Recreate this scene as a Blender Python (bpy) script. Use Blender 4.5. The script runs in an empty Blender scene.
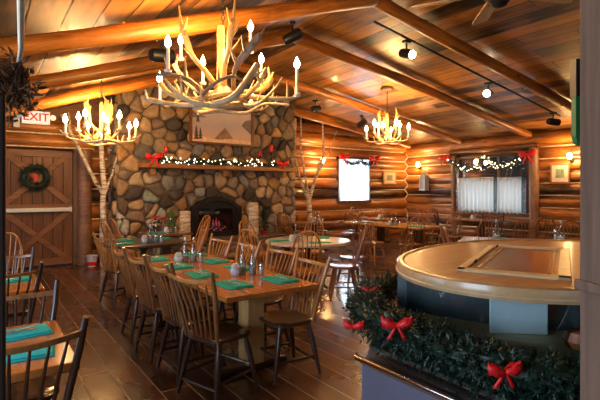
import bpy, math, random
from mathutils import Vector, Matrix
R = math.radians
rnd = random.Random(7)
SC = bpy.context.scene
COL = SC.collection

# ------------------------------------------------------------------ mesh builder
class MB:
    def __init__(s): s.v = []; s.f = []; s.c = []; s.m = []
    def add(s, vs, fs, col=None, mi=0):
        o = len(s.v); s.v += [tuple(p) for p in vs]
        for f in fs:
            s.f.append(tuple(i + o for i in f)); s.c.append(col or (1, 1, 1)); s.m.append(mi)
    def box(s, x0, y0, z0, x1, y1, z1, M=None, mi=0, col=None):
        vs = [Vector(p) for p in ((x0,y0,z0),(x1,y0,z0),(x1,y1,z0),(x0,y1,z0),(x0,y0,z1),(x1,y0,z1),(x1,y1,z1),(x0,y1,z1))]
        if M: vs = [M @ p for p in vs]
        s.add(vs, [(0,3,2,1),(4,5,6,7),(0,1,5,4),(1,2,6,5),(2,3,7,6),(3,0,4,7)], col, mi); return s
    def tube(s, pts, r, n=8, flat=1.0, fdir=None, mi=0, col=None, closed=False):
        pts = [Vector(p) for p in pts]; k = len(pts)
        rs = r if isinstance(r, (list, tuple)) else [r] * k
        vs = []; up = None
        for i, p in enumerate(pts):
            if closed: t = pts[(i+1) % k] - pts[i-1]
            else: t = pts[min(i+1, k-1)] - pts[max(i-1, 0)]
            if t.length < 1e-9: t = Vector((0, 0, 1))
            t.normalize()
            if up is None:
                up = Vector(fdir) if fdir else (Vector((0,0,1)) if abs(t.z) < .9 else Vector((1,0,0)))
            up = (up - t * up.dot(t)).normalized(); sd = t.cross(up)
            rr = rs[i]
            fl = flat[i] if isinstance(flat, (list, tuple)) else flat
            for j in range(n):
                a = 2 * math.pi * j / n
                vs.append(p + sd * (math.cos(a) * rr) + up * (math.sin(a) * rr * fl))
        fs = []
        for i in range(k if closed else k - 1):
            i2 = (i + 1) % k
            for j in range(n):
                j2 = (j + 1) % n
                fs.append((i*n+j, i*n+j2, i2*n+j2, i2*n+j))
        if not closed:
            fs.append(tuple(range(n))[::-1]); fs.append(tuple((k-1)*n + j for j in range(n)))
        s.add(vs, fs, col, mi); return s
    def lathe(s, prof, n=16, loc=(0,0,0), mi=0, col=None):
        vs = []; fs = []
        for (r, z) in prof:
            for j in range(n):
                a = 2*math.pi*j/n; vs.append((loc[0]+r*math.cos(a), loc[1]+r*math.sin(a), loc[2]+z))
        for i in range(len(prof)-1):
            for j in range(n):
                j2 = (j+1) % n; fs.append((i*n+j, i*n+j2, (i+1)*n+j2, (i+1)*n+j))
        fs.append(tuple(range(n))[::-1]); fs.append(tuple((len(prof)-1)*n+j for j in range(n)))
        s.add(vs, fs, col, mi); return s
    def prism(s, poly, z0, z1, M=None, mi=0, col=None):
        n = len(poly)
        vs = [Vector((p[0], p[1], z0)) for p in poly] + [Vector((p[0], p[1], z1)) for p in poly]
        if M: vs = [M @ p for p in vs]
        s.add(vs, [tuple(range(n))[::-1], tuple(range(n, 2*n))] + [(i, (i+1) % n, n+(i+1) % n, n+i) for i in range(n)], col, mi); return s
    def ball(s, c, r, n=8, sz=1.0, col=None):
        prof = [(max(1e-4, r*math.sin(math.pi*i/n)), -r*sz*math.cos(math.pi*i/n)) for i in range(n+1)]
        return s.lathe(prof, n+2, c, col=col)
    def build(s, name, mat, parent=None, smooth=True, bevel=0, sub=0, solid=0, off=None, color=False, seg=2):
        vs = s.v
        if off is not None: vs = [(p[0]-off[0], p[1]-off[1], p[2]-off[2]) for p in vs]
        me = bpy.data.meshes.new(name); me.from_pydata(vs, [], s.f); me.update()
        for m in (mat if isinstance(mat, (list, tuple)) else [mat]): me.materials.append(m)
        if isinstance(mat, (list, tuple)): me.polygons.foreach_set('material_index', s.m)
        if smooth:
            me.polygons.foreach_set('use_smooth', [True]*len(s.f))
            try: me.set_sharp_from_angle(angle=R(42))
            except Exception: pass
        if color:
            at = me.color_attributes.new('Col', 'FLOAT_COLOR', 'CORNER')
            buf = []
            for i, p in enumerate(me.polygons):
                for _ in p.vertices: buf += [s.c[i][0], s.c[i][1], s.c[i][2], 1]
            at.data.foreach_set('color', buf)
        o = bpy.data.objects.new(name, me); COL.objects.link(o)
        if parent: o.parent = parent
        if solid:
            m = o.modifiers.new('s', 'SOLIDIFY'); m.thickness = solid; m.offset = 0
        if bevel:
            m = o.modifiers.new('b', 'BEVEL'); m.width = bevel; m.segments = seg; m.limit_method = 'ANGLE'; m.angle_limit = R(40)
        if sub:
            m = o.modifiers.new('u', 'SUBSURF'); m.levels = sub; m.render_levels = sub
        return o

def tag(o, label, cat, group=None):
    o['label'] = label; o['category'] = cat
    if group: o['group'] = group
    return o
def struct(o):
    o['kind'] = 'structure'; return o
def thing(name, label, cat, loc=(0,0,0), rz=0, group=None):
    o = bpy.data.objects.new(name, None); COL.objects.link(o); o.empty_display_size = .1
    o.location = loc; o.rotation_euler = (0, 0, R(rz)); return tag(o, label, cat, group)
def dup(o, parent=None):
    c = o.copy(); COL.objects.link(c)
    if parent: c.parent = parent
    for ch in list(o.children): dup(ch, c)
    return c
class Proto:
    """first use places the built thing itself, later uses place copies of it and of its parts"""
    def __init__(s, root): s.root = root; s.used = False
    def put(s, loc, rz, label, group=None, scale=None):
        o = s.root if not s.used else dup(s.root)
        s.used = True
        o.location = loc; o.rotation_euler = (0, 0, R(rz)); o['label'] = label
        if group: o['group'] = group
        elif 'group' in o: del o['group']
        if scale: o.scale = scale
        return o

# ------------------------------------------------------------------ materials
def newmat(name):
    m = bpy.data.materials.new(name); m.use_nodes = True
    nt = m.node_tree; b = nt.nodes['Principled BSDF']; return m, nt, b
def N(nt, t, **k):
    n = nt.nodes.new(t)
    for a, v in k.items(): setattr(n, a, v)
    return n
def ramp(nt, stops):
    r = N(nt, 'ShaderNodeValToRGB'); e = r.color_ramp.elements
    while len(e) > 1: e.remove(e[-1])
    e[0].position = stops[0][0]; e[0].color = (*stops[0][1], 1)
    for p, c in stops[1:]:
        x = e.new(p); x.color = (*c, 1)
    return r
def plain(name, col, rough=.5, metal=0, spec=.5, var=.15, scale=12, bump=0, coat=0):
    m, nt, b = newmat(name)
    b.inputs['Roughness'].default_value = rough; b.inputs['Metallic'].default_value = metal
    b.inputs['Specular IOR Level'].default_value = spec; b.inputs['Coat Weight'].default_value = coat
    tc = N(nt, 'ShaderNodeTexCoord'); no = N(nt, 'ShaderNodeTexNoise'); no.inputs['Scale'].default_value = scale; no.inputs['Detail'].default_value = 3
    nt.links.new(tc.outputs['Object'], no.inputs['Vector'])
    r = ramp(nt, [(.3, tuple(c*(1-var) for c in col)), (.7, tuple(min(1, c*(1+var)) for c in col))])
    nt.links.new(no.outputs['Fac'], r.inputs[0]); nt.links.new(r.outputs[0], b.inputs['Base Color'])
    if bump:
        bp = N(nt, 'ShaderNodeBump'); bp.inputs['Strength'].default_value = bump; bp.inputs['Distance'].default_value = .01
        nt.links.new(no.outputs['Fac'], bp.inputs['Height']); nt.links.new(bp.outputs[0], b.inputs['Normal'])
    return m
def wood(name, c0, c1, axis=0, rough=.45, fine=28, stretch=.06, bump=.15, knots=0, coat=0, pitch=None, pax=2):
    """grain along axis; pitch gives each board / log along pax its own tone"""
    m, nt, b = newmat(name)
    b.inputs['Roughness'].default_value = rough; b.inputs['Coat Weight'].default_value = coat; b.inputs['Coat Roughness'].default_value = .15
    tc = N(nt, 'ShaderNodeTexCoord'); mp = N(nt, 'ShaderNodeMapping')
    sc = [1, 1, 1]; sc[axis] = stretch; mp.inputs['Scale'].default_value = sc
    nt.links.new(tc.outputs['Object'], mp.inputs['Vector'])
    n1 = N(nt, 'ShaderNodeTexNoise'); n1.inputs['Scale'].default_value = fine; n1.inputs['Detail'].default_value = 5; n1.inputs['Roughness'].default_value = .65; n1.inputs['Distortion'].default_value = .6
    nt.links.new(mp.outputs[0], n1.inputs['Vector'])
    n2 = N(nt, 'ShaderNodeTexNoise'); n2.inputs['Scale'].default_value = fine*.12; n2.inputs['Detail'].default_value = 2
    mp2 = N(nt, 'ShaderNodeMapping'); sc2 = [1, 1, 1]; sc2[axis] = .35; mp2.inputs['Scale'].default_value = sc2
    nt.links.new(tc.outputs['Object'], mp2.inputs['Vector']); nt.links.new(mp2.outputs[0], n2.inputs['Vector'])
    ad = N(nt, 'ShaderNodeMath', operation='MULTIPLY_ADD'); ad.inputs[1].default_value = .6
    nt.links.new(n1.outputs['Fac'], ad.inputs[0])
    m2 = N(nt, 'ShaderNodeMath', operation='MULTIPLY'); m2.inputs[1].default_value = .4
    nt.links.new(n2.outputs['Fac'], m2.inputs[0]); nt.links.new(m2.outputs[0], ad.inputs[2])
    fac = ad.outputs[0]
    if pitch:
        sp = N(nt, 'ShaderNodeSeparateXYZ'); nt.links.new(tc.outputs['Object'], sp.inputs[0])
        dv = N(nt, 'ShaderNodeMath', operation='DIVIDE'); dv.inputs[1].default_value = pitch; nt.links.new(sp.outputs[pax], dv.inputs[0])
        fl = N(nt, 'ShaderNodeMath', operation='FLOOR'); nt.links.new(dv.outputs[0], fl.inputs[0])
        wn = N(nt, 'ShaderNodeTexWhiteNoise', noise_dimensions='1D'); nt.links.new(fl.outputs[0], wn.inputs['W'])
        ma = N(nt, 'ShaderNodeMath', operation='MULTIPLY_ADD'); ma.inputs[1].default_value = .3; 
        sb = N(nt, 'ShaderNodeMath', operation='SUBTRACT'); sb.inputs[1].default_value = .15; nt.links.new(fac, sb.inputs[0])
        nt.links.new(wn.outputs['Value'], ma.inputs[0]); nt.links.new(sb.outputs[0], ma.inputs[2]); fac = ma.outputs[0]
    r = ramp(nt, [(.32, c0), (.68, c1)]); nt.links.new(fac, r.inputs[0])
    out = r.outputs[0]
    if knots:
        vo = N(nt, 'ShaderNodeTexVoronoi'); vo.inputs['Scale'].default_value = knots
        mp3 = N(nt, 'ShaderNodeMapping'); s3 = [1, 1, 1]; s3[axis] = .5; mp3.inputs['Scale'].default_value = s3
        nt.links.new(tc.outputs['Object'], mp3.inputs['Vector']); nt.links.new(mp3.outputs[0], vo.inputs['Vector'])
        kr = ramp(nt, [(.06, (.25, .2, .16)), (.13, (1, 1, 1))]); nt.links.new(vo.outputs['Distance'], kr.inputs[0])
        mx = N(nt, 'ShaderNodeMix', data_type='RGBA', blend_type='MULTIPLY'); mx.inputs[0].default_value = 1
        nt.links.new(out, mx.inputs[6]); nt.links.new(kr.outputs[0], mx.inputs[7]); out = mx.outputs[2]
    nt.links.new(out, b.inputs['Base Color'])
    if bump:
        bp = N(nt, 'ShaderNodeBump'); bp.inputs['Strength'].default_value = bump; bp.inputs['Distance'].default_value = .01
        nt.links.new(n1.outputs['Fac'], bp.inputs['Height']); nt.links.new(bp.outputs[0], b.inputs['Normal'])
    return m
def boards(name, c0, c1, width, length, rough, seamcol, seam=.03, bump=.3, coat=0, fine=14, wx=0):
    """boards running along Y, laid side by side across X, butt joints staggered"""
    m, nt, b = newmat(name)
    b.inputs['Coat Weight'].default_value = coat; b.inputs['Coat Roughness'].default_value = .12
    L = nt.links.new
    tc = N(nt, 'ShaderNodeTexCoord'); sp = N(nt, 'ShaderNodeSeparateXYZ'); L(tc.outputs['Object'], sp.inputs[0])
    def M(op, a, bb=None, c=None):
        n = N(nt, 'ShaderNodeMath', operation=op)
        for i, x in enumerate((a, bb, c)):
            if x is None: continue
            if isinstance(x, (int, float)): n.inputs[i].default_value = x
            else: L(x, n.inputs[i])
        return n.outputs[0]
    u = M('DIVIDE', sp.outputs[0], width); iu = M('FLOOR', u); fu = M('SUBTRACT', u, iu)
    wn = N(nt, 'ShaderNodeTexWhiteNoise', noise_dimensions='1D'); L(iu, wn.inputs['W'])
    v = M('ADD', M('DIVIDE', sp.outputs[1], length), M('MULTIPLY', wn.outputs['Value'], 7.3)); iv = M('FLOOR', v); fv = M('SUBTRACT', v, iv)
    w2 = N(nt, 'ShaderNodeTexWhiteNoise', noise_dimensions='2D'); cb = N(nt, 'ShaderNodeCombineXYZ'); L(iu, cb.inputs[0]); L(iv, cb.inputs[1]); L(cb.outputs[0], w2.inputs['Vector'])
    mp = N(nt, 'ShaderNodeMapping'); mp.inputs['Scale'].default_value = (1, .09, 1); L(tc.outputs['Object'], mp.inputs['Vector'])
    cb2 = N(nt, 'ShaderNodeVectorMath', operation='ADD'); L(mp.outputs[0], cb2.inputs[0])
    cz = N(nt, 'ShaderNodeCombineXYZ'); L(M('MULTIPLY', w2.outputs['Value'], 40), cz.inputs[2]); L(cz.outputs[0], cb2.inputs[1])
    n1 = N(nt, 'ShaderNodeTexNoise'); n1.inputs['Scale'].default_value = fine; n1.inputs['Detail'].default_value = 5; n1.inputs['Roughness'].default_value = .62; n1.inputs['Distortion'].default_value = 1.0
    L(cb2.outputs[0], n1.inputs['Vector'])
    n3 = N(nt, 'ShaderNodeTexNoise'); n3.inputs['Scale'].default_value = 1.7; n3.inputs['Detail'].default_value = 3; L(tc.outputs['Object'], n3.inputs['Vector'])
    f = M('ADD', M('MULTIPLY', n1.outputs['Fac'], .6), M('MULTIPLY', w2.outputs['Value'], .3)); f = M('ADD', f, M('MULTIPLY', M('SUBTRACT', n3.outputs['Fac'], .5), .5))
    r = ramp(nt, [(.28, c0), (.7, c1)]); L(f, r.inputs[0])
    du = M('MINIMUM', fu, M('SUBTRACT', 1, fu)); dv = M('MULTIPLY', M('MINIMUM', fv, M('SUBTRACT', 1, fv)), length/width)
    d = M('MINIMUM', du, dv); sm = N(nt, 'ShaderNodeMapRange', interpolation_type='SMOOTHSTEP'); L(d, sm.inputs[0]); sm.inputs[1].default_value = seam*.3; sm.inputs[2].default_value = seam
    mx = N(nt, 'ShaderNodeMix', data_type='RGBA'); L(sm.outputs[0], mx.inputs[0]); mx.inputs[6].default_value = (*seamcol, 1); L(r.outputs[0], mx.inputs[7])
    L(mx.outputs[2], b.inputs['Base Color'])
    rr = M('ADD', M('MULTIPLY', n3.outputs['Fac'], .25), rough-.12); L(rr, b.inputs['Roughness'])
    h = M('ADD', sm.outputs[0], M('MULTIPLY', n1.outputs['Fac'], .25))
    bp = N(nt, 'ShaderNodeBump'); bp.inputs['Strength'].default_value = bump; bp.inputs['Distance'].default_value = .008; L(h, bp.inputs['Height']); L(bp.outputs[0], b.inputs['Normal'])
    return m
def emis(name, col, st):
    m, nt, b = newmat(name); b.inputs['Base Color'].default_value = (*col, 1)
    b.inputs['Emission Color'].default_value = (*col, 1); b.inputs['Emission Strength'].default_value = st
    return m
def glass(name, tint=(1,1,1), refl=.12, rough=.03):
    m = bpy.data.materials.new(name); m.use_nodes = True; nt = m.node_tree; nt.nodes.clear()
    o = N(nt, 'ShaderNodeOutputMaterial'); t = N(nt, 'ShaderNodeBsdfTransparent'); g = N(nt, 'ShaderNodeBsdfGlossy'); mx = N(nt, 'ShaderNodeMixShader')
    t.inputs[0].default_value = (*tint, 1); g.inputs['Roughness'].default_value = rough
    lw = N(nt, 'ShaderNodeLayerWeight'); lw.inputs[0].default_value = .35
    ma = N(nt, 'ShaderNodeMath', operation='MULTIPLY_ADD'); ma.inputs[1].default_value = .8; ma.inputs[2].default_value = refl
    nt.links.new(lw.outputs['Fresnel'], ma.inputs[0]); nt.links.new(ma.outputs[0], mx.inputs[0])
    nt.links.new(t.outputs[0], mx.inputs[1]); nt.links.new(g.outputs[0], mx.inputs[2]); nt.links.new(mx.outputs[0], o.inputs[0]); return m
def colattr(name, rough=.7, bump=.4, scale=9):
    m, nt, b = newmat(name); b.inputs['Roughness'].default_value = rough
    a = N(nt, 'ShaderNodeVertexColor'); a.layer_name = 'Col'
    tc = N(nt, 'ShaderNodeTexCoord'); no = N(nt, 'ShaderNodeTexNoise'); no.inputs['Scale'].default_value = scale; no.inputs['Detail'].default_value = 6; no.inputs['Roughness'].default_value = .7
    nt.links.new(tc.outputs['Object'], no.inputs['Vector'])
    r = ramp(nt, [(.3, (.5, .5, .5)), (.7, (1.25, 1.22, 1.18))]); nt.links.new(no.outputs['Fac'], r.inputs[0])
    mx = N(nt, 'ShaderNodeMix', data_type='RGBA', blend_type='MULTIPLY'); mx.inputs[0].default_value = 1
    nt.links.new(a.outputs[0], mx.inputs[6]); nt.links.new(r.outputs[0], mx.inputs[7]); nt.links.new(mx.outputs[2], b.inputs['Base Color'])
    bp = N(nt, 'ShaderNodeBump'); bp.inputs['Strength'].default_value = bump; bp.inputs['Distance'].default_value = .02
    nt.links.new(no.outputs['Fac'], bp.inputs['Height']); nt.links.new(bp.outputs[0], b.inputs['Normal']); return m
def cloth(name, col, trans=.5):
    m, nt, b = newmat(name); b.inputs['Base Color'].default_value = (*col, 1); b.inputs['Roughness'].default_value = .9
    t = N(nt, 'ShaderNodeBsdfTranslucent'); t.inputs[0].default_value = (*col, 1)
    mx = N(nt, 'ShaderNodeMixShader'); mx.inputs[0].default_value = trans
    o = nt.nodes['Material Output']; nt.links.new(b.outputs[0], mx.inputs[1]); nt.links.new(t.outputs[0], mx.inputs[2]); nt.links.new(mx.outputs[0], o.inputs[0])
    return m
def birchmat(name):
    m, nt, b = newmat(name); b.inputs['Roughness'].default_value = .65
    tc = N(nt, 'ShaderNodeTexCoord'); mp = N(nt, 'ShaderNodeMapping'); mp.inputs['Scale'].default_value = (3, 3, 22)
    nt.links.new(tc.outputs['Object'], mp.inputs['Vector'])
    no = N(nt, 'ShaderNodeTexNoise'); no.inputs['Scale'].default_value = 1.6; no.inputs['Detail'].default_value = 4; nt.links.new(mp.outputs[0], no.inputs['Vector'])
    r = ramp(nt, [(.34, (.05, .035, .025)), (.42, (.45, .36, .26)), (.6, (.78, .68, .55))]); nt.links.new(no.outputs['Fac'], r.inputs[0]); nt.links.new(r.outputs[0], b.inputs['Base Color'])
    return m

LOGX = wood('log_along_x', (.02, .005, .002), (.46, .15, .024), 0, .38, 26, .09, .7, 2.2, .15, .33, 2)
LOGY = wood('log_along_y', (.02, .005, .002), (.44, .15, .024), 1, .38, 26, .09, .7, 2.2, .15, .33, 2)
LOGR = wood('rafter_log', (.05, .011, .003), (.74, .25, .028), 0, .4, 24, .08, .6, 3.2, .15)
LOGV = wood('upright_log', (.12, .05, .03), (.38, .2, .11), 2, .5, 18, .06, .4, 1.5, .1)
LOGP = wood('pale_log', (.42, .2, .06), (.8, .5, .2), 0, .45, 16, .06, .3, 2)
CHINK = plain('chinking', (.78, .62, .42), .8, var=.3, bump=.4)
CEIL = boards('ceiling_boards', (.014, .007, .005), (.66, .27, .052), .3, 3.2, .42, (.012, .007, .004), .04, .8, .1, 7)
FLOOR = boards('floor_boards', (.018, .006, .003), (.14, .046, .014), .225, 3.4, .28, (.34, .23, .15), .035, .5, .4, 10)
DOORW = wood('door_boards', (.05, .016, .006), (.27, .10, .03), 2, .5, 26, .06, .3, 2.5)
DOORB = wood('door_braces', (.12, .045, .018), (.36, .15, .06), 0, .5, 26, .06, .3)
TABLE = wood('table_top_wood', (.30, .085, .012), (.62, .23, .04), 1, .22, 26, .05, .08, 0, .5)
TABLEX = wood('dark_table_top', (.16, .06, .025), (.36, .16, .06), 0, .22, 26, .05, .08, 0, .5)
TABLEY = wood('yellow_lit_table_top', (.5, .22, .04), (.8, .42, .1), 1, .25, 26, .05, .08, 0, .4)  # yellow of the lamp light is put into this top colour
PALEW = wood('pale_column_wood', (.48, .24, .07), (.78, .47, .18), 2, .5, 24, .06, .2)
DARKW = wood('dark_chair_wood', (.016, .006, .004), (.075, .03, .013), 2, .28, 30, .08, .1, 0, .5)
MIDW = wood('chair_back_wood', (.10, .032, .008), (.40, .16, .045), 2, .3, 30, .08, .1, 0, .5)
GOLDW = wood('golden_chair_wood', (.28, .095, .018), (.66, .30, .07), 2, .3, 30, .08, .1, 0, .5)  # golden wood tone; on the left row's crests it carries lamplight
GREYW = wood('grey_post_wood', (.085, .05, .035), (.2, .125, .09), 2, .75, 20, .06, .5, 2)
BARTOP = wood('bar_top_wood', (.33, .15, .04), (.60, .32, .11), 0, .42, 12, .07, .05, 0, .12)
BARRIM = wood('bar_rim_wood', (.42, .24, .1), (.66, .42, .2), 0, .3, 20, .1, .05, 0, .4)
MANTW = wood('mantel_wood', (.2, .08, .025), (.42, .2, .07), 0, .5, 20, .06, .4, 2)
STONE = colattr('river_stone'); MORTAR = plain('mortar', (.16, .12, .085), .95, var=.3, bump=.6)
TEAL = plain('teal_linen', (.0, .36, .31), .85, var=.2, scale=60, bump=.1)
BLUECL = plain('turquoise_linen', (.0, .48, .52), .8, scale=60)
STEEL = plain('brushed_steel', (.75, .75, .77), .35, .8, var=.05)
CHROME = plain('chrome', (.8, .8, .82), .12, 1, var=.02)
CABIN = plain('cabinet_metal', (.16, .155, .22), .42, .3, var=.1, scale=3)
BLACK = plain('black_metal', (.015, .015, .017), .4, .3)
IRON = plain('black_iron', (.03, .028, .026), .5, .6)
WHITE = plain('white_plastic', (.75, .74, .7), .4, var=.03)
PORC = plain('blue_white_ceramic', (.55, .62, .75), .2, var=.35, scale=40)
RED = plain('red_ribbon', (.75, .01, .012), .45, var=.25, scale=30)
REDG = plain('red_candle_glass', (.6, .02, .02), .15, var=.1)
REDL = plain('red_letters', (.8, .03, .06), .5, var=.02)
GREEN = plain('evergreen_needles', (.010, .034, .02), .45, var=.6, scale=30)
GREENL = plain('young_green', (.12, .26, .04), .6, var=.4, scale=30)
DRIED = plain('dried_foliage', (.1, .045, .018), .7, var=.5, scale=20)
ANT = wood('antler_bone', (.36, .22, .09), (.8, .62, .36), 2, .4, 14, .4, .2)
ANTG = wood('antler_gold', (.55, .3, .06), (.85, .6, .22), 2, .4, 14, .4, .2)
ANTD = wood('antler_dark', (.10, .055, .03), (.35, .22, .12), 2, .45, 14, .4, .3)
CANDLE = plain('candle_sleeve', (.85, .78, .66), .5, var=.03)
BULB = emis('bulb_glow', (1, .72, .36), 60)
BULBW = emis('spot_lens_glow', (1, .8, .5), 30)
FAIRY = emis('fairy_light_glow', (1, .82, .5), 7)
SHADEG = emis('sconce_globe_glow', (1, .74, .36), 40)
EMBER = emis('ember_glow', (1, .1, .1), .3)
GLASS = glass('clear_glass', (.93, .96, .97), .12)
GUARD = glass('guard_glass', (.8, .87, .9), .07)
PANE = glass('window_glass', (.9, .93, .95), .06)
CURT = cloth('sheer_white_curtain', (.85, .85, .83), .6)
SKYP = plain('snow_white', (.8, .82, .85), .9)
BIRCH = birchmat('birch_bark')
CREAM = plain('cream_cord', (.9, .8, .62), .8)
GREENB = plain('green_board', (.005, .13, .04), .5)
SHOE = plain('bucket_white', (.7, .7, .72), .4)

CZ, SR, SL, RX = 4.33, -.148, .336, 4.4          # ridge height, right / left roof slope, ridge position
def roof(x): return CZ + (SR if x > RX else SL) * (x - RX)
XR, YE, YL, XL, YB = 12.4, 10.9, 10.5, -1.7, -2.6   # right wall, end wall (right and left of chimney), left wall, back wall

# ------------------------------------------------------------------ floor, ceiling, walls
struct(MB().box(XL, YB, -.1, XR+.4, YE+.4, 0).build('floor', FLOOR, smooth=False))
def ceil(x0, x1):
    m = MB(); t = .08
    for_ = [(x0, roof(x0)), (x1, roof(x1))]
    vs = []
    for y in (YB, YE+.4):
        for (x, z) in for_: vs += [(x, y, z), (x, y, z+t)]
    m.add(vs, [(0,2,6,4), (1,5,7,3), (0,4,5,1), (2,3,7,6), (0,1,3,2), (4,6,7,5)])
    return struct(m.build('ceiling', CEIL, smooth=False))
ceil(RX, XR+.4); ceil(XL-.1, RX)

def logwall(name, axis, plane, a0, a1, z0, ztop, holes, mat, phase=0, sgn=1, pitch=.33):
    """courses of round logs; axis 0 runs along X at y=plane, axis 1 along Y at x=plane"""
    r = random.Random(hash(name) % 100 if False else len(name)*7+int(plane*3))
    m = MB(); c = MB(); rad = .19; k = 0
    z = z0 + phase*pitch
    while z < ztop + pitch:
        segs = [(a0, a1)]
        for (h0, h1, hz0, hz1) in holes:
            if z > hz0-.05 and z < hz1+.05:
                ns = []
                for (s0, s1) in segs:
                    if h0 > s0: ns.append((s0, min(h0, s1)))
                    if h1 < s1: ns.append((max(h1, s0), s1))
                segs = ns
        for (s0, s1) in segs:
            if s1 - s0 < .05: continue
            n = max(2, int((s1-s0)/.35)); ph = r.random()*9
            pts = []; rs = []
            for i in range(n+1):
                t = s0+(s1-s0)*i/n
                w = .012*math.sin(t*1.3+ph)
                zc = z + .012*math.sin(t*.9+ph*2)
                pts.append((t, plane+sgn*(.15+w), zc) if axis == 0 else (plane+sgn*(.15+w), t, zc))
                rs.append(rad*(1+.05*math.sin(t*2.1+ph*3)))
            m.tube(pts, rs, 18, mi=0)
        zj = z - pitch/2
        for (s0, s1) in segs:
            if s1-s0 < .05: continue
            n = max(2, int((s1-s0)/.3)); pts = []
            for i in range(n+1):
                t = s0+(s1-s0)*i/n
                pts.append((t, plane+sgn*.045, zj+r.uniform(-.008, .008)) if axis == 0 else (plane+sgn*.045, t, zj+r.uniform(-.008, .008)))
            m.tube(pts, .021, 6, mi=1)
        z += pitch; k += 1
    # backing board behind the logs, split around the openings
    def bk(u0, u1, w0, w1):
        if axis == 0: m.box(u0, min(plane+sgn*.2, plane+sgn*.3), w0, u1, max(plane+sgn*.2, plane+sgn*.3), w1)
        else: m.box(min(plane+sgn*.2, plane+sgn*.3), u0, w0, max(plane+sgn*.2, plane+sgn*.3), u1, w1)
    cur = a0
    for (h0, h1, hz0, hz1) in sorted(holes):
        bk(cur, h0, 0, ztop); bk(h0, h1, 0, hz0); bk(h0, h1, hz1, ztop); cur = h1
    bk(cur, a1, 0, ztop)
    return struct(m.build(name, [mat, CHINK]))
W1 = (9.18, 10.55, 1.22, 2.62)      # end-wall window, x and z span
W2 = (6.46, 8.78, .9, 2.62)         # right-wall window, y and z span
logwall('wall_end', 0, YE, 6.7, XR+.3, .1, 3.35, [W1], LOGX, 0)
logwall('wall_end', 0, YL, XL, 2.45, .1, 2.35, [(.3, 1.6, -1, 2.42)], LOGX, 0)
logwall('wall_right', 1, XR, YB, YE+.3, .1, 3.05, [W2], LOGY, .5)
# gable boards above the end logs
gb = MB()
gb.prism([(6.6, 3.4), (XR+.3, 3.1), (XR+.3, roof(XR+.3)), (6.6, roof(6.6))], 0, .08, Matrix(((1,0,0,0),(0,0,-1,YE+.35),(0,1,0,0),(0,0,0,1))))
gb.prism([(XL-.1, 2.4), (2.5, 2.4), (2.5, roof(2.5)), (XL-.1, roof(XL-.1))], 0, .08, Matrix(((1,0,0,0),(0,0,-1,YL+.3),(0,1,0,0),(0,0,0,1))))
gb.box(1.6, YL+.22, 2.3, 2.5, YL+.3, 2.6)
struct(gb.build('wall_gable', wood('gable_boards', (.1, .04, .015), (.34, .15, .05), 0, .6, 20, .06, .3, 0, 0, .3, 2), smooth=False))
# zigzag chinking where the two log walls interlock
zz = []; 
def prof(z, ph):
    k = round((z-.1)/.33-ph); dz = z-(.1+(k+ph)*.33); return .15-math.sqrt(max(1e-4, .19**2-dz*dz))
for i in range(int(3.0/.03)):
    z = .12+i*.03; zz.append((XR+prof(z, .5)-.004, YE+prof(z, 0)-.004, z))
struct(MB().tube(zz, .02, 6).build('trim_1', CHINK))
# left wall with two daylight windows (out of frame), back wall with openings added for cool fill
lw = MB()
def wallx(m, x, y0, y1, zt, holes, t=.12):
    cur = y0
    for (a, b, c, d) in holes:
        m.box(x-t, cur, 0, x, a, zt); m.box(x-t, a, 0, x, b, c); m.box(x-t, a, d, x, b, zt); cur = b
    m.box(x-t, cur, 0, x, y1, zt)
LWH = [(.4, 2.2, .9, 2.0), (3.2, 5.0, .9, 2.0), (6.4, 8.0, .9, 2.0)]
wallx(lw, XL, YB, YL+.3, roof(XL), LWH)
struct(lw.build('wall_left', LOGY, smooth=False))
bw = MB(); BWH = [(-.6, 1.6, .9, 2.2), (3.5, 6.5, .9, 2.3), (8, 10.5, .9, 2.3)]
cur = XL
for (a, b, c, d) in BWH:
    bw.box(cur, YB-.12, 0, a, YB, 4.4); bw.box(a, YB-.12, 0, b, YB, c); bw.box(a, YB-.12, d, b, YB, 4.4); cur = b
bw.box(cur, YB-.12, 0, XR, YB, 4.4)
struct(bw.build('wall_back', LOGX, smooth=False))

# ------------------------------------------------------------------ log rafters, header logs
def logobj(name, p0, p1, r, mat, label=None, cat='beam', group=None, seed=0, taper=1.0, kind=None):
    p0 = Vector(p0); p1 = Vector(p1); d = p1-p0; Lg = d.length; rr = random.Random(seed)
    n = max(4, int(Lg/.22)); pts = []; rs = []; ph = rr.random()*9
    for i in range(n+1):
        t = i/n; x = t*Lg
        pts.append((x, .02*math.sin(x*1.1+ph), .018*math.sin(x*.8+ph*2)))
        rs.append(r*(1+(taper-1)*t)*(1+.05*math.sin(x*2.3+ph*3)+rr.uniform(-.02, .02)))
    m = MB().tube(pts, rs, 16)
    for i in range(int(Lg*1.0)):      # knot stubs
        x = rr.uniform(.2, Lg-.2); a = rr.uniform(0, 6.28)
        c = Vector((x, math.cos(a)*r*.96, math.sin(a)*r*.96)); e = Vector((0, math.cos(a), math.sin(a)))
        m.tube([c-e*.04, c+e*.012], [.03, .02], 8)
    o = m.build(name, mat)
    o.location = p0; o.rotation_mode = 'QUATERNION'; o.rotation_quaternion = d.to_track_quat('X', 'Z'); 
    if kind: struct(o)
    else: tag(o, label, cat, group)
    return o
RY = [4.45, 6.28, 8.4, 10.35]
rl = ['log rafter on the right roof slope nearest the ceiling fan', 'long log rafter on the right slope, second from the fan', 'log rafter on the right slope just above the small right chandelier', 'short log rafter on the right slope hugging the end wall']
ll = ['thick log rafter on the left slope crossing behind the big chandelier chain', 'log rafter on the left slope, second back, with a black can light', 'log rafter on the left slope over the small left chandelier', 'last log rafter of the left slope against the chimney']
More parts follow.
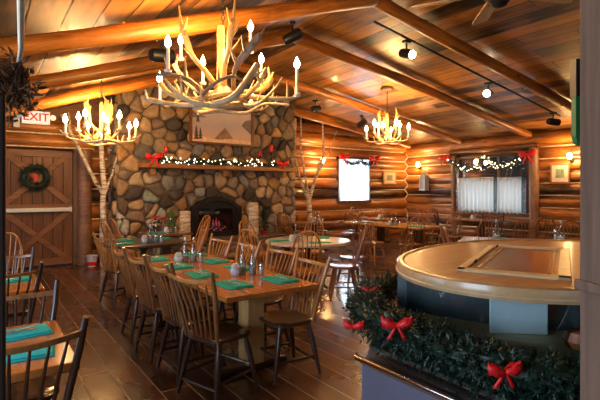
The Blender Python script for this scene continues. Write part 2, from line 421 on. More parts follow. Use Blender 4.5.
for i, y in enumerate(RY):
    rad = .098 if i < 3 else .09
    xs = RX if i < 3 else 6.95
    logobj('log_rafter', (xs-.02, y, roof(xs)-.15), (11.95, y, roof(11.95)-.15), rad, LOGR, rl[i], 'beam', seed=i+1)
    xe = RX-.02 if i < 3 else 2.2
    if i < 3: logobj('log_rafter', (XL+.05, y, roof(XL+.05)-.19), (xe, y, roof(xe)-.15), .075, LOGR, ll[i], 'beam', seed=i+11, taper=1.5)
logobj('wall_plate_log', (XR+.02, YB, 2.98), (XR+.02, YE, 2.98), .16, LOGR, 'plate log along the top of the right log wall', 'beam', seed=33)
logobj('lintel_log', (XL+.02, YL-.05, 2.56), (2.0, YL-.05, 2.56), .15, LOGR, 'header log directly above the plank door', 'beam', seed=34)
logobj('lintel_log', (XL+.02, YL+.02, 2.84), (2.05, YL+.02, 2.84), .15, LOGR, 'upper header log below the exit sign', 'beam', seed=35)
for (z, x1) in ((2.70, 1.98), (2.43, 1.98)):
    struct(MB().tube([(XL+.02, YL-.13, z), (x1, YL-.13, z)], .018, 6).build('trim_2', CHINK))
logobj('door_post_log', (1.8, YL-.12, 0), (1.78, YL-.12, 2.42), .145, LOGV, 'stout upright log post right of the plank door', 'post', seed=36)
struct(MB().box(-.1, YL-.14, 0, .28, YL+.02, 2.42).box(1.58, YL-.1, 0, 1.68, YL+.02, 2.42).build('trim_3', GREYW, bevel=.01))

# ------------------------------------------------------------------ plank door
d = bpy.data.objects.new('door_1', None); COL.objects.link(d); d.location = (.94, YL-.02, 0); struct(d)
m = MB()
for i in range(7):
    x = -.64+i*.183; m.box(x+.004, -.03, .03, x+.179, .03, 2.36)
m.build('door_planks', DOORW, d, smooth=False, bevel=.006)
def bar(m, x0, z0, x1, z1, w, y0, y1):
    a = Vector((x1-x0, 0, z1-z0)); Lg = a.length; a.normalize(); M_ = Matrix(((a.x, 0, -a.z, x0), (0, 1, 0, 0), (a.z, 0, a.x, z0), (0, 0, 0, 1)))
    return m.box(0, y0, -w/2, Lg, y1, w/2, M_)
for (x0, z0, x1, z1) in ((-.55, .12, .55, 1.1), (-.55, 2.28, .55, 1.3), (.55, .12, 0.04, .57), (-.04, .65, -.55, 1.1), (.55, 2.28, .04, 1.83), (-.04, 1.75, -.55, 1.3)):
    bar(MB(), x0, z0, x1, z1, .11, -.062, -.03).build('diagonal_brace', DOORB, d, smooth=False, bevel=.006)
for z in (.1, 1.2, 2.3): MB().box(-.63, -.058, z-.07, .63, -.03, z+.07).build('cross_rail', DOORB, d, smooth=False, bevel=.006)
pb = MB().box(-.62, -.15, 1.12, .6, -.1, 1.2).build('push_bar', WHITE, d, bevel=.012)
MB().box(-.66, -.13, 1.09, -.56, -.06, 1.24).build('bracket', STEEL, pb, bevel=.01)
MB().box(.56, -.13, 1.1, .62, -.06, 1.22).build('bracket', STEEL, pb, bevel=.01)

# ------------------------------------------------------------------ greenery helpers
def sprigs(m, path, rad, n, ln=.08, nn=9, nl=.03, w=.003, rr=rnd, closed=False, down=0):
    P = [Vector(p) for p in path]; k = len(P)
    for _ in range(n):
        t = rr.random()*(k if closed else k-1); i = min(int(t), k-1); p = P[i].lerp(P[(i+1) % k], t-i)
        dr = Vector((rr.gauss(0, 1), rr.gauss(0, 1), rr.gauss(0, 1)-down)).normalized()
        a = p + dr*rad*rr.uniform(.1, .75); e = a + dr*ln*rr.uniform(.6, 1.2)+Vector((0, 0, -.01))
        ax = (e-a).normalized(); q = ax.orthogonal().normalized(); q2 = ax.cross(q)
        for j in range(nn):
            s = j/nn; c = a.lerp(e, s); an = rr.random()*6.28
            o = (q*math.cos(an)+q2*math.sin(an)); tip = c+(o*.8+ax*.7)*nl; sd = ax.cross(o)*w
            m.add([c-sd, c+sd, tip], [(0, 1, 2)])
def bow(loc, s, rz, label, group=None, tails=True):
    t = thing('red_bow', label, 'bow', loc, rz, group)
    for sg in (-1, 1):
        q = []
        for i in range(17):
            u = i/16; a = math.pi*2*u
            q.append((sg*(.32-.32*math.cos(a))*s, -.15*s*math.sin(a), (.07*(1-math.cos(a)))*s+(.05*s if sg > 0 else -.03*s)*math.sin(a/2)))
        m = MB(); vs = []
        for i, p in enumerate(q):
            ww = s*(.06+.17*math.sin(math.pi*i/16))*(1+.25*math.sin(i*1.7))
            vs += [(p[0]-.04*s*sg, p[1], p[2]-ww), (p[0]+.03*s*sg, p[1]-.03*s, p[2]), (p[0], p[1], p[2]+ww)]
        fs = []
        for i in range(16):
            for j in range(2): fs.append((3*i+j, 3*i+j+1, 3*i+4+j, 3*i+3+j))
        m.add(vs, fs)
        m.build('loop', RED, t, solid=.006)
        if tails:
            m = MB(); vs = []
            for i in range(6):
                u = i/5; x = sg*(.05+.32*u)*s; z = -(.05+.62*u)*s; y = -.03*s*math.sin(u*5)
                vs += [(x-.09*s*(.5+u*.5), y, z), (x+.09*s*(.5+u*.5), y, z+.03*s*sg)]
            m.add(vs, [(2*i, 2*i+1, 2*i+3, 2*i+2) for i in range(5)])
            m.build('tail', RED, t, solid=.006)
    MB().ball((0, -.03*s, 0), .1*s, 6, 1.1).build('knot', RED, t)
    return t
def lights_on(t, path, rad, n, size, rr, off):
    me = None
    for _ in range(n):
        k = len(path); u = rr.random()*(k-1); i = int(u); p = Vector(path[i]).lerp(Vector(path[min(i+1, k-1)]), u-i)
        dr = Vector((rr.gauss(0, 1), -abs(rr.gauss(0, 1)) if off[1] else rr.gauss(0, .3), rr.gauss(0, 1)))
        if off[0]: dr.x = -abs(dr.x)-.4
        dr.normalize(); q = p+dr*rad
        if me is None:
            o = MB().ball((0, 0, 0), size, 5).build('fairy_light', FAIRY, t); me = o.data
        else:
            o = bpy.data.objects.new('fairy_light', me); COL.objects.link(o); o.parent = t
        o.location = q-Vector(t.location)

# wreath on the door
t = thing('evergreen_wreath', 'round evergreen wreath with a small red bow hung on the plank door', 'wreath', (.9, YL-.2, 1.82))
ring = [(.2*math.cos(a*math.pi/12), 0, .2*math.sin(a*math.pi/12)) for a in range(24)]
m = MB(); sprigs(m, ring, .09, 420, .08, 8, .03, .004, closed=True); m.tube(ring, .045, 8, closed=True); m.build('foliage', GREEN, t, smooth=False)
b_ = MB().box(-.06, -.13, -.02, .02, -.1, .04).box(-.03, -.13, -.1, 0, -.1, 0).build('ribbon', RED, t, bevel=.008)

# ------------------------------------------------------------------ exit sign with emergency lamps, small white box
t = thing('exit_sign', 'white exit sign with red letters and two emergency lamps above the door', 'sign', (.9, YL-.2, 2.87))
MB().box(-.24, -.04, 0, .24, .04, .25).build('sign_box', emis('backlit_sign', (.9, .8, .75), .5), t, bevel=.01)
cu = bpy.data.curves.new('exit_letters', 'FONT'); cu.body = 'EXIT'; cu.size = .22; cu.extrude = .004; cu.align_x = 'CENTER'; cu.align_y = 'CENTER'; cu.offset = .004
to = bpy.data.objects.new('tmp', cu); COL.objects.link(to); bpy.context.view_layer.update()
me = bpy.data.meshes.new_from_object(to.evaluated_get(bpy.context.evaluated_depsgraph_get())); bpy.data.objects.remove(to)
me.materials.clear(); me.materials.append(REDL)
o = bpy.data.objects.new('lettering', me); COL.objects.link(o); o.parent = t; o.location = (0, -.045, .125); o.rotation_euler = (R(90), 0, 0)
for sx in (-1, 1):
    MB().tube([(sx*.24, 0, .14), (sx*.28, -.03, .14), (sx*.29, -.1, .13)], [.02, .045, .055], 10).build('emergency_lamp', STEEL, t)
tag(MB().box(.52, YL-.2, 2.78, .63, YL-.13, 2.97).build('wall_box', WHITE, bevel=.01), 'small white box on the wall left of the exit sign', 'box')

# ------------------------------------------------------------------ stone chimney, fireplace, hearth
def clip(poly, a, b, c):         # keep a*x+b*y<=c
    out = []
    for i in range(len(poly)):
        p, q = poly[i], poly[(i+1) % len(poly)]
        dp, dq = a*p[0]+b*p[1]-c, a*q[0]+b*q[1]-c
        if dp <= 0: out.append(p)
        if (dp < 0 < dq) or (dq < 0 < dp):
            t = dp/(dp-dq); out.append((p[0]+(q[0]-p[0])*t, p[1]+(q[1]-p[1])*t))
    return out
PAL0 = [(.23, .14, .07), (.3, .19, .10), (.17, .115, .075), (.28, .19, .11), (.16, .115, .08), (.36, .25, .14), (.2, .16, .12), (.3, .17, .07), (.16, .15, .14)]
PAL = [tuple(x*1.25 for x in c) for c in PAL0]+[(.42, .32, .2), (.07, .055, .045)]
def stones(m, x0, x1, z0, z1, mp, seed, size=.30, roofclip=True, skip=None, cool=False):
    r = random.Random(seed); pts = []
    nx = int((x1-x0)/size)+1; nz = int((z1-z0)/(size*.82))+1
    for j in range(-1, nz+1):
        for i in range(-1, nx+1):
            pts.append((x0+(i+.5*(j % 2))*size+r.uniform(-.42, .42)*size, z0+j*size*.82+r.uniform(-.38, .38)*size))
    for p in pts:
        if not (x0-.1 < p[0] < x1+.1 and z0-.1 < p[1] < z1+.1): continue
        if skip and skip(p): continue
        cell = [(p[0]-.5, p[1]-.5), (p[0]+.5, p[1]-.5), (p[0]+.5, p[1]+.5), (p[0]-.5, p[1]+.5)]
        for q in pts:
            if q is p: continue
            dx, dz = q[0]-p[0], q[1]-p[1]; L2 = dx*dx+dz*dz
            if L2 > 1.0: continue
            cell = clip(cell, dx, dz, (q[0]**2+q[1]**2-p[0]**2-p[1]**2)/2)
            if len(cell) < 3: break
        if len(cell) < 3: continue
        for h in ((-1, 0, -x0), (1, 0, x1), (0, -1, -z0), (0, 1, z1)):
            cell = clip(cell, *h)
            if len(cell) < 3: break
        if len(cell) < 3: continue
        if roofclip:
            cell = clip(cell, -SL, 1, CZ-SL*RX-.02); 
            if len(cell) >= 3: cell = clip(cell, -SR, 1, CZ-SR*RX-.02)
            if len(cell) < 3: continue
        cx = sum(a for a, b in cell)/len(cell); cz = sum(b for a, b in cell)/len(cell)
        for _ in range(2):          # round the corners
            nc = []
            for i in range(len(cell)):
                a, b = cell[i], cell[(i+1) % len(cell)]
                nc += [(a[0]*.75+b[0]*.25, a[1]*.75+b[1]*.25), (a[0]*.25+b[0]*.75, a[1]*.25+b[1]*.75)]
            cell = nc
        n = len(cell); h = r.uniform(.045, .10); tx, tz = r.uniform(-.12, .12), r.uniform(-.12, .12)
        vs = []
        for (k, d_) in ((.95, -.01), (.93, h*.45), (.82, h*.8), (.6, h), (.3, h*1.08)):
            for (a, b) in cell:
                u, v = (a-cx)*k, (b-cz)*k
                vs.append(mp(cx+u, cz+v, d_+(tx*u+tz*v if d_ > 0 else 0)))
        vs.append(mp(cx, cz, h*1.1)); fs = []
        for a in range(4):
            for i in range(n): fs.append((a*n+i, a*n+(i+1) % n, (a+1)*n+(i+1) % n, (a+1)*n+i))
        for i in range(n): fs.append((4*n+i, 4*n+(i+1) % n, 5*n))
        c = r.choice(PAL); g = r.uniform(.6, 1.5)
        if (cz < 1.5 and r.random() < (.6 if cx < 3.4 else .25)) : c = (.36+.16*r.random(), .34+.13*r.random(), .33+.12*r.random()) if cx < 3.4 else (.24+.1*r.random(), .21+.08*r.random(), .19+.07*r.random())
        m.add(vs, fs, tuple(min(.9, x*g) for x in c))
ch = thing('stone_chimney', 'broad river stone chimney rising to the roof behind the mantel', 'chimney', (4.57, 9.8, 0))
YF = 9.86
m = MB()
arch = lambda p: (3.93 < p[0] < 5.1 and p[1] < 1.32)
stones(m, 2.31, 6.83, .0, 4.3, lambda x, z, d_: (x, YF-d_, z), 5, .31, True, arch)
stones(m, YF, 10.55, .0, 3.6, lambda y, z, d_: (2.31-d_+.05, y, z), 6, .3, False)
m.build('stones', STONE, ch, off=(4.57, 9.8, 0), color=True)
m = MB(); T_ = Matrix(((1,0,0,0),(0,0,-1,10.88),(0,1,0,0),(0,0,0,1)))
m.prism([(2.36, 0), (6.83, 0), (6.83, roof(6.83)-.03), (RX, CZ-.03), (2.36, roof(2.36)-.03)], .0, 10.88-YF, T_)
m.build('mortar_core', MORTAR, ch, off=(4.57, 9.8, 0), smooth=False)
# hearth
hh = thing('stone_hearth', 'raised stone hearth ledge in front of the fireplace', 'hearth', (4.5, 9.5, 0))
m = MB(); stones(m, 2.9, 6.15, 0, .42, lambda x, z, d_: (x, 9.3-d_*.5, z), 9, .26, False); m.build('face_stones', STONE, hh, off=(4.5, 9.5, 0), color=True)
MB().box(2.85, 9.22, .42, 6.2, 9.76, .48).build('ledge_slab', plain('slate_slab', (.13, .1, .08), .6, scale=6), hh, off=(4.5, 9.5, 0), bevel=.015)
MB().box(2.92, 9.3, 0, 6.13, 9.74, .42).build('core', MORTAR, hh, off=(4.5, 9.5, 0))
# fireplace insert
fp = thing('fireplace_insert', 'black arched fireplace insert glowing red with embers', 'fireplace', (4.52, 9.7, .48))
def archpts(w, h, rise, n=12):
    p = [(-w, 0), (w, 0), (w, h)]
    for i in range(1, n): 
        a = i/n; x = w-2*w*a; p.append((x, h+rise*math.sin(math.pi*a)))
    p.append((-w, h)); return p
def ring_prism(m, o, i, y0, y1):
    n = len(o); vs = [(p[0], y0, p[1]) for p in o]+[(p[0], y0, p[1]) for p in i]+[(p[0], y1, p[1]) for p in o]+[(p[0], y1, p[1]) for p in i]
    fs = []
    for k in range(n):
        j = (k+1) % n
        fs += [(k, j, n+j, n+k), (2*n+k, 3*n+k, 3*n+j, 2*n+j), (k, 2*n+k, 2*n+j, j), (n+k, n+j, 3*n+j, 3*n+k)]
    m.add(vs, fs)
m = MB(); ring_prism(m, archpts(.64, .68, .26), [(p[0], p[1]+.06) for p in archpts(.52, .6, .17)], -.02, .12); m.build('arch_surround', IRON, fp, smooth=False, bevel=.008)
m = MB(); ring_prism(m, [(p[0], p[1]+.06) for p in archpts(.52, .6, .17)], [(p[0], p[1]+.12) for p in archpts(.44, .46, .04)], .01, .1); m.build('inner_frame', BLACK, fp, smooth=False, bevel=.006)
MB().box(-.5, .13, .02, .5, .15, .8).build('firebox_back', plain('soot', (.01, .009, .008), .9), fp)
for i, (x, z, a) in enumerate(((-.15, .2, .1), (.12, .19, -.15), (0, .27, .05))):
    MB().tube([(x-.22, .08, z-a*.2), (x+.2, .08, z+a*.2)], .045, 10).build('fire_log', plain('charred_log', (.03, .018, .012), .9, scale=30, bump=.5), fp)
m = MB()
for i in range(9): m.ball((-.22+i*.055, .05, .15+.03*(i % 3)), .022, 5)
m.build('embers', EMBER, fp)
m = MB()
for (x, h) in ((-.08, .16), (0, .2), (.07, .13)): m.lathe([(.025, 0), (.035, .04), (.02, h*.6), (.003, h)], 8, (x, .06, .24))
m.build('flame', emis('flame_glow', (1, .12, .15), .15), fp)
MB().box(-.45, .0, .13, .45, .004, .66).build('glass_door', PANE, fp)
# mantel
mt = thing('mantel_shelf', 'long plank mantel shelf set across the stone chimney', 'shelf', (4.69, 9.6, 2.08))
MB().box(2.72, 9.5, 2.03, 6.66, 9.84, 2.13).build('board', MANTW, mt, off=(4.69, 9.6, 2.08), bevel=.015)
for x in (3.0, 4.7, 6.35): MB().box(x-.06, 9.6, 1.88, x+.06, 9.84, 2.03).build('bracket', MANTW, mt, off=(4.69, 9.6, 2.08), bevel=.01)
rg = random.Random(4)
gp = [(3.1+i*.15, 9.58+.02*math.sin(i), 2.2+.035*math.sin(i*1.3)) for i in range(21)]
t = thing('lit_garland', 'evergreen garland full of tiny lights lying along the mantel', 'garland', (4.6, 9.58, 2.13))
m = MB(); sprigs(m, gp, .07, 500, .06, 7, .03, .004, rg); m.tube(gp, .03, 6); m.build('foliage', GREEN, t, off=t.location, smooth=False)
lights_on(t, gp, .085, 75, .0115, rg, (0, 1))
bow((2.98, 9.48, 2.24), .27, 0, 'big red bow at the left end of the mantel garland')
bow((6.22, 9.5, 2.22), .26, 0, 'big red bow at the right end of the mantel garland')
# candle stands on the mantel
def candle_stand():
    t = thing('candle_stand', 'x', 'candle')
    MB().lathe([(.05, 0), (.05, .01), (.012, .02), (.01, .2), (.035, .22), (.05, .225)], 10).build('stand', IRON, t)
    MB().lathe([(.03, .226), (.042, .25), (.045, .33), (.04, .34)], 12).build('candle_glass', REDG, t)
    return t
CP = Proto(candle_stand())
CP.put((3.3, 9.68, 2.13), 0, 'red candle glass on a black stand left of the landscape picture', scale=(1.1, 1.1, 1.1))
CP.put((5.66, 9.68, 2.13), 0, 'shorter red candle on a black stand right of the landscape picture', scale=(1.15, 1.15, 1.15))
CP.put((6.0, 9.7, 2.13), 0, 'taller red candle on a black stand beside the right chimney edge', scale=(1.2, 1.2, 1.7))
# landscape painting
t = thing('landscape_picture', 'wide framed snowy mountain landscape hung over the mantel', 'picture', (4.66, 9.7, 2.62))
m = MB(); o_ = [(-.82, 0), (.82, 0), (.82, .88), (-.82, .88)]; ring_prism(m, o_, [(-.76, .05), (.76, .05), (.76, .83), (-.76, .83)], -.03, .03); m.build('frame', wood('dark_frame', (.1, .03, .012), (.25, .09, .03), 0), t, smooth=False, bevel=.006)
mm, nt, b = newmat('painted_sky')
tc = N(nt, 'ShaderNodeTexCoord'); sp = N(nt, 'ShaderNodeSeparateXYZ'); nt.links.new(tc.outputs['Object'], sp.inputs[0])
no = N(nt, 'ShaderNodeTexNoise'); no.inputs['Scale'].default_value = 4; nt.links.new(tc.outputs['Object'], no.inputs['Vector'])
ad = N(nt, 'ShaderNodeMath', operation='MULTIPLY_ADD'); ad.inputs[1].default_value = .35; nt.links.new(no.outputs['Fac'], ad.inputs[0]); nt.links.new(sp.outputs[2], ad.inputs[2])
rr_ = ramp(nt, [(.15, (.75, .42, .2)), (.38, (.6, .42, .33)), (.62, (.5, .42, .42)), (.95, (.66, .56, .46))]); nt.links.new(ad.outputs[0], rr_.inputs[0]); nt.links.new(rr_.outputs[0], b.inputs['Base Color'])
MB().box(-.77, 0, .04, .77, .015, .84).build('canvas', mm, t)
TM = lambda y: Matrix(((1,0,0,0),(0,0,-1,y),(0,1,0,0),(0,0,0,1)))
MB().prism([(-.3, .05), (.36, .05), (.06, .42)], 0, .006, TM(0)).build('painted_peak', plain('peak_brown', (.34, .2, .12), .8, var=.4, scale=5), t, smooth=False)
MB().prism([(-.76, .05), (.76, .05), (.76, .12), (.2, .16), (-.1, .12), (-.76, .2)], 0, .009, TM(0)).build('painted_snow', plain('snow_glow', (.8, .55, .35), .8), t, smooth=False)
m = MB()
for (x, z, s) in ((-.66, .1, 1), (-.56, .12, .8), (-.62, .5, .7)):
    m = MB()
    for k in range(4): m.prism([(x-.07*s*(1-k*.2), z+k*.07*s), (x+.07*s*(1-k*.2), z+k*.07*s), (x, z+(k+1.6)*.07*s)], 0, .012, TM(0))
    m.build('painted_pine', plain('pine_dark', (.12, .09, .08), .8), t, smooth=False)
MB().prism([(-.76, .58), (-.4, .62), (-.76, .74)], 0, .012, TM(0)).build('painted_cloud', plain('cloud_brown', (.25, .2, .18), .8), t, smooth=False); MB().prism([(.76, .3), (.5, .5), (.6, .62), (.76, .66)], 0, .012, TM(0)).build('painted_cliff', plain('cliff_brown', (.2, .16, .13), .8), t, smooth=False)
# birch stubs, small trees on the hearth
for (x, h, lab) in ((3.63, .62, 'thick upright birch log left of the fireplace, the shorter'), (5.33, .78, 'thick upright birch log right of the fireplace, the taller')):
    t = thing('birch_log', lab, 'log', (x, 9.42, .48))
    MB().lathe([(.12, 0), (.125, .02), (.12, h*.5), (.118, h-.01), (.11, h)], 18).build('bark', BIRCH, t)
    MB().lathe([(.105, h), (.1, h+.006), (.01, h+.008)], 18).build('cut_end', PALEW, t)
for (x, h, mt_, lab) in ((3.32, .68, GREENL, 'small bright green tabletop tree left of the fireplace'), (5.62, .7, GREEN, 'small dark green tabletop tree right of the fireplace')):
    t = thing('tabletop_tree', lab, 'plant', (x, 9.42, .48))
    m = MB(); q = random.Random(int(x*10))
    for k in range(14):
        z = .1+k*(h-.12)/14; rad = .17*(1-k/14)+.02
        rg_ = [(rad*.5*math.cos(a), rad*.5*math.sin(a), z) for a in [i*math.pi/4 for i in range(8)]]
        sprigs(m, rg_, rad*.5, 26, .05, 6, .03, .005, q, True)
    m.build('foliage', mt_, t, smooth=False)
    MB().lathe([(.02, .05), (.008, h)], 8).build('trunk', DARKW, t)
    MB().lathe([(.06, 0), (.08, .1), (.07, .1), (.02, .09)], 12).build('pot', REDG, t)
# ivy-like dry branches at the right chimney edge
t = thing('bucket', 'small white bucket with a red band on the floor by the birch tree', 'bucket', (1.86, 9.96, 0))
MB().lathe([(.08, 0), (.11, .22), (.115, .225), (.1, .215), (.075, .01)], 18).build('pail', SHOE, t)
MB().lathe([(.0835, .02), (.0965, .1), (.098, .1)], 18).build('band', RED, t)

# ------------------------------------------------------------------ birch trees standing in the room
def branchy(name, label, loc, segs):
    t = thing(name, label, 'tree', loc)
    for i, (pts, r0, r1) in enumerate(segs):
        P = [Vector(p) for p in pts]; q = []
        for a in range(len(P)-1):
            for k in range(4): q.append(P[a].lerp(P[a+1], k/4)+Vector((rnd.uniform(-.01, .01), rnd.uniform(-.01, .01), 0)))
        q.append(P[-1]); n = len(q)
        MB().tube(q, [r0+(r1-r0)*k/(n-1) for k in range(n)], 10).build('trunk' if i == 0 else 'branch', BIRCH, t)
    return t
branchy('birch_tree', 'bare white birch trunk with two branches between the door post and chimney', (2.08, 9.9, 0), [
    ([(0, 0, 0), (-.03, 0, .8), (0, 0, 1.6), (-.05, 0, 2.5), (-.03, 0, 3.0)], .07, .04),
    ([(0, 0, 1.42), (-.3, -.02, 2.0), (-.62, -.03, 2.7), (-.8, -.05, 3.05)], .04, .02),
    ([(0, 0, 1.45), (.15, -.02, 1.9), (.33, -.05, 2.5)], .03, .015),
    ([(-.45, -.02, 2.3), (-.62, 0, 2.75), (-.66, 0, 3.1)], .022, .012)])
branchy('birch_tree', 'forked bare birch tree standing right of the chimney', (7.5, 10.1, 0), [
    ([(0, 0, 0), (0, 0, .9), (-.03, 0, 1.35)], .09, .06),
    ([(-.03, 0, 1.3), (-.35, 0, 1.9), (-.5, 0, 2.6), (-.46, 0, 3.5)], .045, .02),
    ([(-.03, 0, 1.3), (-.1, .05, 1.9), (-.28, .02, 2.7), (-.3, 0, 3.6)], .04, .02),
    ([(-.0, 0, 1.3), (.22, 0, 1.9), (.52, 0, 2.6), (.47, 0, 3.5)], .05, .025),
    ([(.3, 0, 2.0), (.75, 0, 2.7), (1.0, 0, 3.3)], .018, .008)])

# ------------------------------------------------------------------ windows with curtains
def window(n, axis, u0, u1, z0, z1, plane, mull):
    o = bpy.data.objects.new('window_%d' % n, None); COL.objects.link(o); struct(o)
    uc = (u0+u1)/2
    o.location = (uc, plane, z0) if axis == 0 else (plane, uc, z0)
    o.rotation_euler = (0, 0, 0 if axis == 0 else R(-90))
    W = (u1-u0)/2; H_ = z1-z0
    m = MB().box(-W, -.06, 0, -W+.08, .14, H_).box(W-.08, -.06, 0, W, .14, H_).box(-W, -.06, H_-.08, W, .14, H_)
    m.build('frame', DARKW, o, smooth=False, bevel=.008)
    MB().box(-W-.04, -.12, -.06, W+.04, .14, .02).build('sill', GREYW, o, smooth=False, bevel=.01)
    for x in mull: MB().box(x-.035, 0, 0, x+.035, .08, H_).build('mullion', GREYW, o, smooth=False, bevel=.006)
    MB().box(-W+.02, .07, .02, W-.02, .076, H_-.02).build('pane', PANE, o)
    return o
window(1, 0, *W1, YE, [])
window(2, 1, *W2, XR, [.22])
def curtain(name, label, p0, p1, z0, z1, folds, amp, scallop=0, rod=True, nrm=(0, -1)):
    t = thing(name, label, 'curtain', ((p0[0]+p1[0])/2, (p0[1]+p1[1])/2, z0))
    m = MB(); nu, nv = folds*8, 8; vs = []
    for i in range(nu+1):
        u = i/nu; x = p0[0]+(p1[0]-p0[0])*u; y = p0[1]+(p1[1]-p0[1])*u
        for j in range(nv+1):
            v = j/nv; a = amp*(1.1-.5*v)*math.sin(u*folds*2*math.pi+.6*math.sin(u*9))
            zb = z0-scallop*abs(math.sin(u*folds*math.pi))
            vs.append((x+nrm[0]*a-t.location[0], y+nrm[1]*a-t.location[1], zb+(z1-zb)*v-z0))
    m.add(vs, [(i*(nv+1)+j, (i+1)*(nv+1)+j, (i+1)*(nv+1)+j+1, i*(nv+1)+j+1) for i in range(nu) for j in range(nv)])
    m.build('fabric', CURT, t, solid=.003)
    if rod: MB().tube([(p0[0]-t.location[0], p0[1]-t.location[1], z1-z0+.01), (p1[0]-t.location[0], p1[1]-t.location[1], z1-z0+.01)], .009, 8).build('rod', STEEL, t)
    return t
curtain('window_curtain', 'bright white curtain filling the small window of the end wall', (W1[0]+.03, YE-.09), (W1[1]-.03, YE-.09), W1[2]+.06, W1[3]-.06, 9, .018, .05)
curtain('cafe_curtain', 'white cafe curtain over the left half of the wide window', (XR-.08, 8.7), (XR-.08, 7.5), .88, 1.93, 9, .045, nrm=(-1, 0))
curtain('cafe_curtain', 'white cafe curtain over the right half of the wide window', (XR-.08, 7.38), (XR-.08, 6.66), .88, 1.92, 6, .045, nrm=(-1, 0))
logobj('window_post_log', (XR-.05, 6.33, 0), (XR-.05, 6.33, 2.72), .12, LOGV, 'upright log post right of the wide curtained window', 'post', seed=41)
logobj('window_post_log', (XR-.02, 8.9, 0), (XR-.02, 8.9, 2.66), .07, LOGV, 'slim upright post left of the wide curtained window', 'post', seed=42)
logobj('window_header_log', (XR-.04, 6.2, 2.76), (XR-.04, 9.0, 2.76), .09, LOGX, 'header log over the wide curtained window', 'beam', seed=43)
# garlands and bows on the windows
g = [(XR-.22, 8.95-.13*i, 2.52-.3*abs(math.sin(math.pi*i/9.5))+(.06 if 8 < i < 12 else 0)) for i in range(20)]
t = thing('lit_garland', 'evergreen garland with tiny lights swagged over the wide curtained window', 'garland', (XR-.22, 7.6, 2.4))
m = MB(); sprigs(m, g, .06, 330, .06, 7, .035, .005, rg); m.tube(g, .025, 6); m.build('foliage', GREEN, t, off=t.location, smooth=False)
lights_on(t, g, .08, 55, .013, rg, (1, 0))
bow((XR-.3, 9.06, 2.58), .3, -90, 'red bow at the left end of the wide window garland')
bow((XR-.3, 6.38, 2.53), .36, -90, 'large red bow on the log post right of the wide window')
g = [(9.35+.12*i, YE-.16, 2.56-.13*math.sin(math.pi*i/6)) for i in range(12)]
g = [(9.35+.12*i, YE-.16, 2.52-.12*abs(math.sin(math.pi*i/5.5))) for i in range(12)]
t = thing('leafy_garland', 'dark leafy garland draped across the top of the small end window', 'garland', (10, YE-.16, 2.45))
m = MB(); sprigs(m, g, .07, 200, .08, 7, .05, .012, rg); m.tube(g, .025, 6); m.build('foliage', GREEN, t, off=t.location, smooth=False)
bow((9.3, YE-.22, 2.58), .32, 0, 'red bow on the upper left corner of the small end window')
bow((10.62, YE-.22, 2.58), .36, 0, 'red bow on the upper right corner of the small end window')

# ------------------------------------------------------------------ wall pictures, lantern, sconces, loft opening
def picture(name, label, loc, rz, w, h, fm, art):
    t = thing(name, label, 'picture', loc, rz); W = w/2
    m = MB(); ring_prism(m, [(-W, 0), (W, 0), (W, h), (-W, h)], [(-W+.04, .04), (W-.04, .04), (W-.04, h-.04), (-W+.04, h-.04)], -.02, .02); m.build('frame', fm, t, smooth=False, bevel=.004)
    MB().box(-W+.03, -.004, .03, W-.03, .01, h-.03).build('mat_board', plain('mat_cream', (.6, .52, .4), .8), t)
    MB().box(-W*.45, -.008, h*.28, W*.45, -.003, h*.72).build('print', art, t)
picture('framed_picture', 'small gold framed landscape print between the end window and the corner', (11.48, YE-.07, 1.78), 0, .6, .42, wood('gold_frame', (.5, .26, .06), (.7, .42, .14), 0), plain('print_a', (.22, .2, .16), .7, var=.6, scale=14))
picture('framed_picture', 'upright framed print below the sconce on the right wall', (XR-.07, 5.64, 1.74), -90, .48, .52, wood('red_frame', (.25, .08, .05), (.4, .18, .1), 0), plain('print_b', (.18, .22, .16), .7, var=.6, scale=14))
t = thing('wall_lantern', 'tall grey metal lantern hanging on the right log wall near the corner', 'lantern', (XR-.16, 9.98, 1.58))
for sx in (-1, 1):
    for sy in (-1, 1): MB().box(sx*.1-.012, sy*.1-.012, 0, sx*.1+.012, sy*.1+.012, .5).build('corner_bar', STEEL, t)
MB().box(-.12, -.12, -.02, .12, .12, .02).build('base', STEEL, t); MB().lathe([(.15, .5), (.05, .6), (.02, .64)], 4).build('roof', STEEL, t)
MB().box(-.09, -.09, .02, .09, .09, .49).build('pane', plain('frosted_pane', (.42, .45, .42), .3), t); MB().lathe([(.035, .02), (.035, .25)], 10).build('candle', CANDLE, t)
def sconce():
    t = thing('wall_sconce', 'x', 'lamp')
    MB().lathe([(.05, -.01), (.05, .01)], 12).build('back_plate', IRON, t).rotation_euler = (R(90), 0, 0)
    MB().tube([(0, 0, 0), (0, -.08, -.03), (0, -.12, .03)], .012, 8).build('arm', IRON, t)
    MB().lathe([(.02, .03), (.05, .06), (.062, .12), (.05, .17), (.02, .19)], 12, (0, -.12, 0)).build('globe', SHADEG, t)
    return t
SP_ = Proto(sconce())
SCN = [((8.45, YE-.08, 2.36), 0, 'glowing sconce on the end wall behind the forked birch'), ((XR-.06, 10.22, 2.34), -90, 'glowing sconce on the right wall above the lantern'), ((XR-.06, 5.36, 2.32), -90, 'glowing sconce on the right wall above the upright print'), ((XR-.06, 8.0, 2.3), -90, 'small sconce seen within the wide window garland')]
for a, b_, c_ in SCN: SP_.put(a, b_, c_)
o = bpy.data.objects.new('window_3', None); COL.objects.link(o); struct(o); o.location = (8.6, YE+.2, 3.18)
MB().box(-.5, 0, 0, .5, .03, .45).build('dark_pane', plain('dark_glass', (.012, .018, .028), .15), o); m = MB(); ring_prism(m, [(-.55, -.05), (.55, -.05), (.55, .5), (-.55, .5)], [(-.5, 0), (.5, 0), (.5, .45), (-.5, .45)], -.05, .04); m.build('frame', GREYW, o, smooth=False)
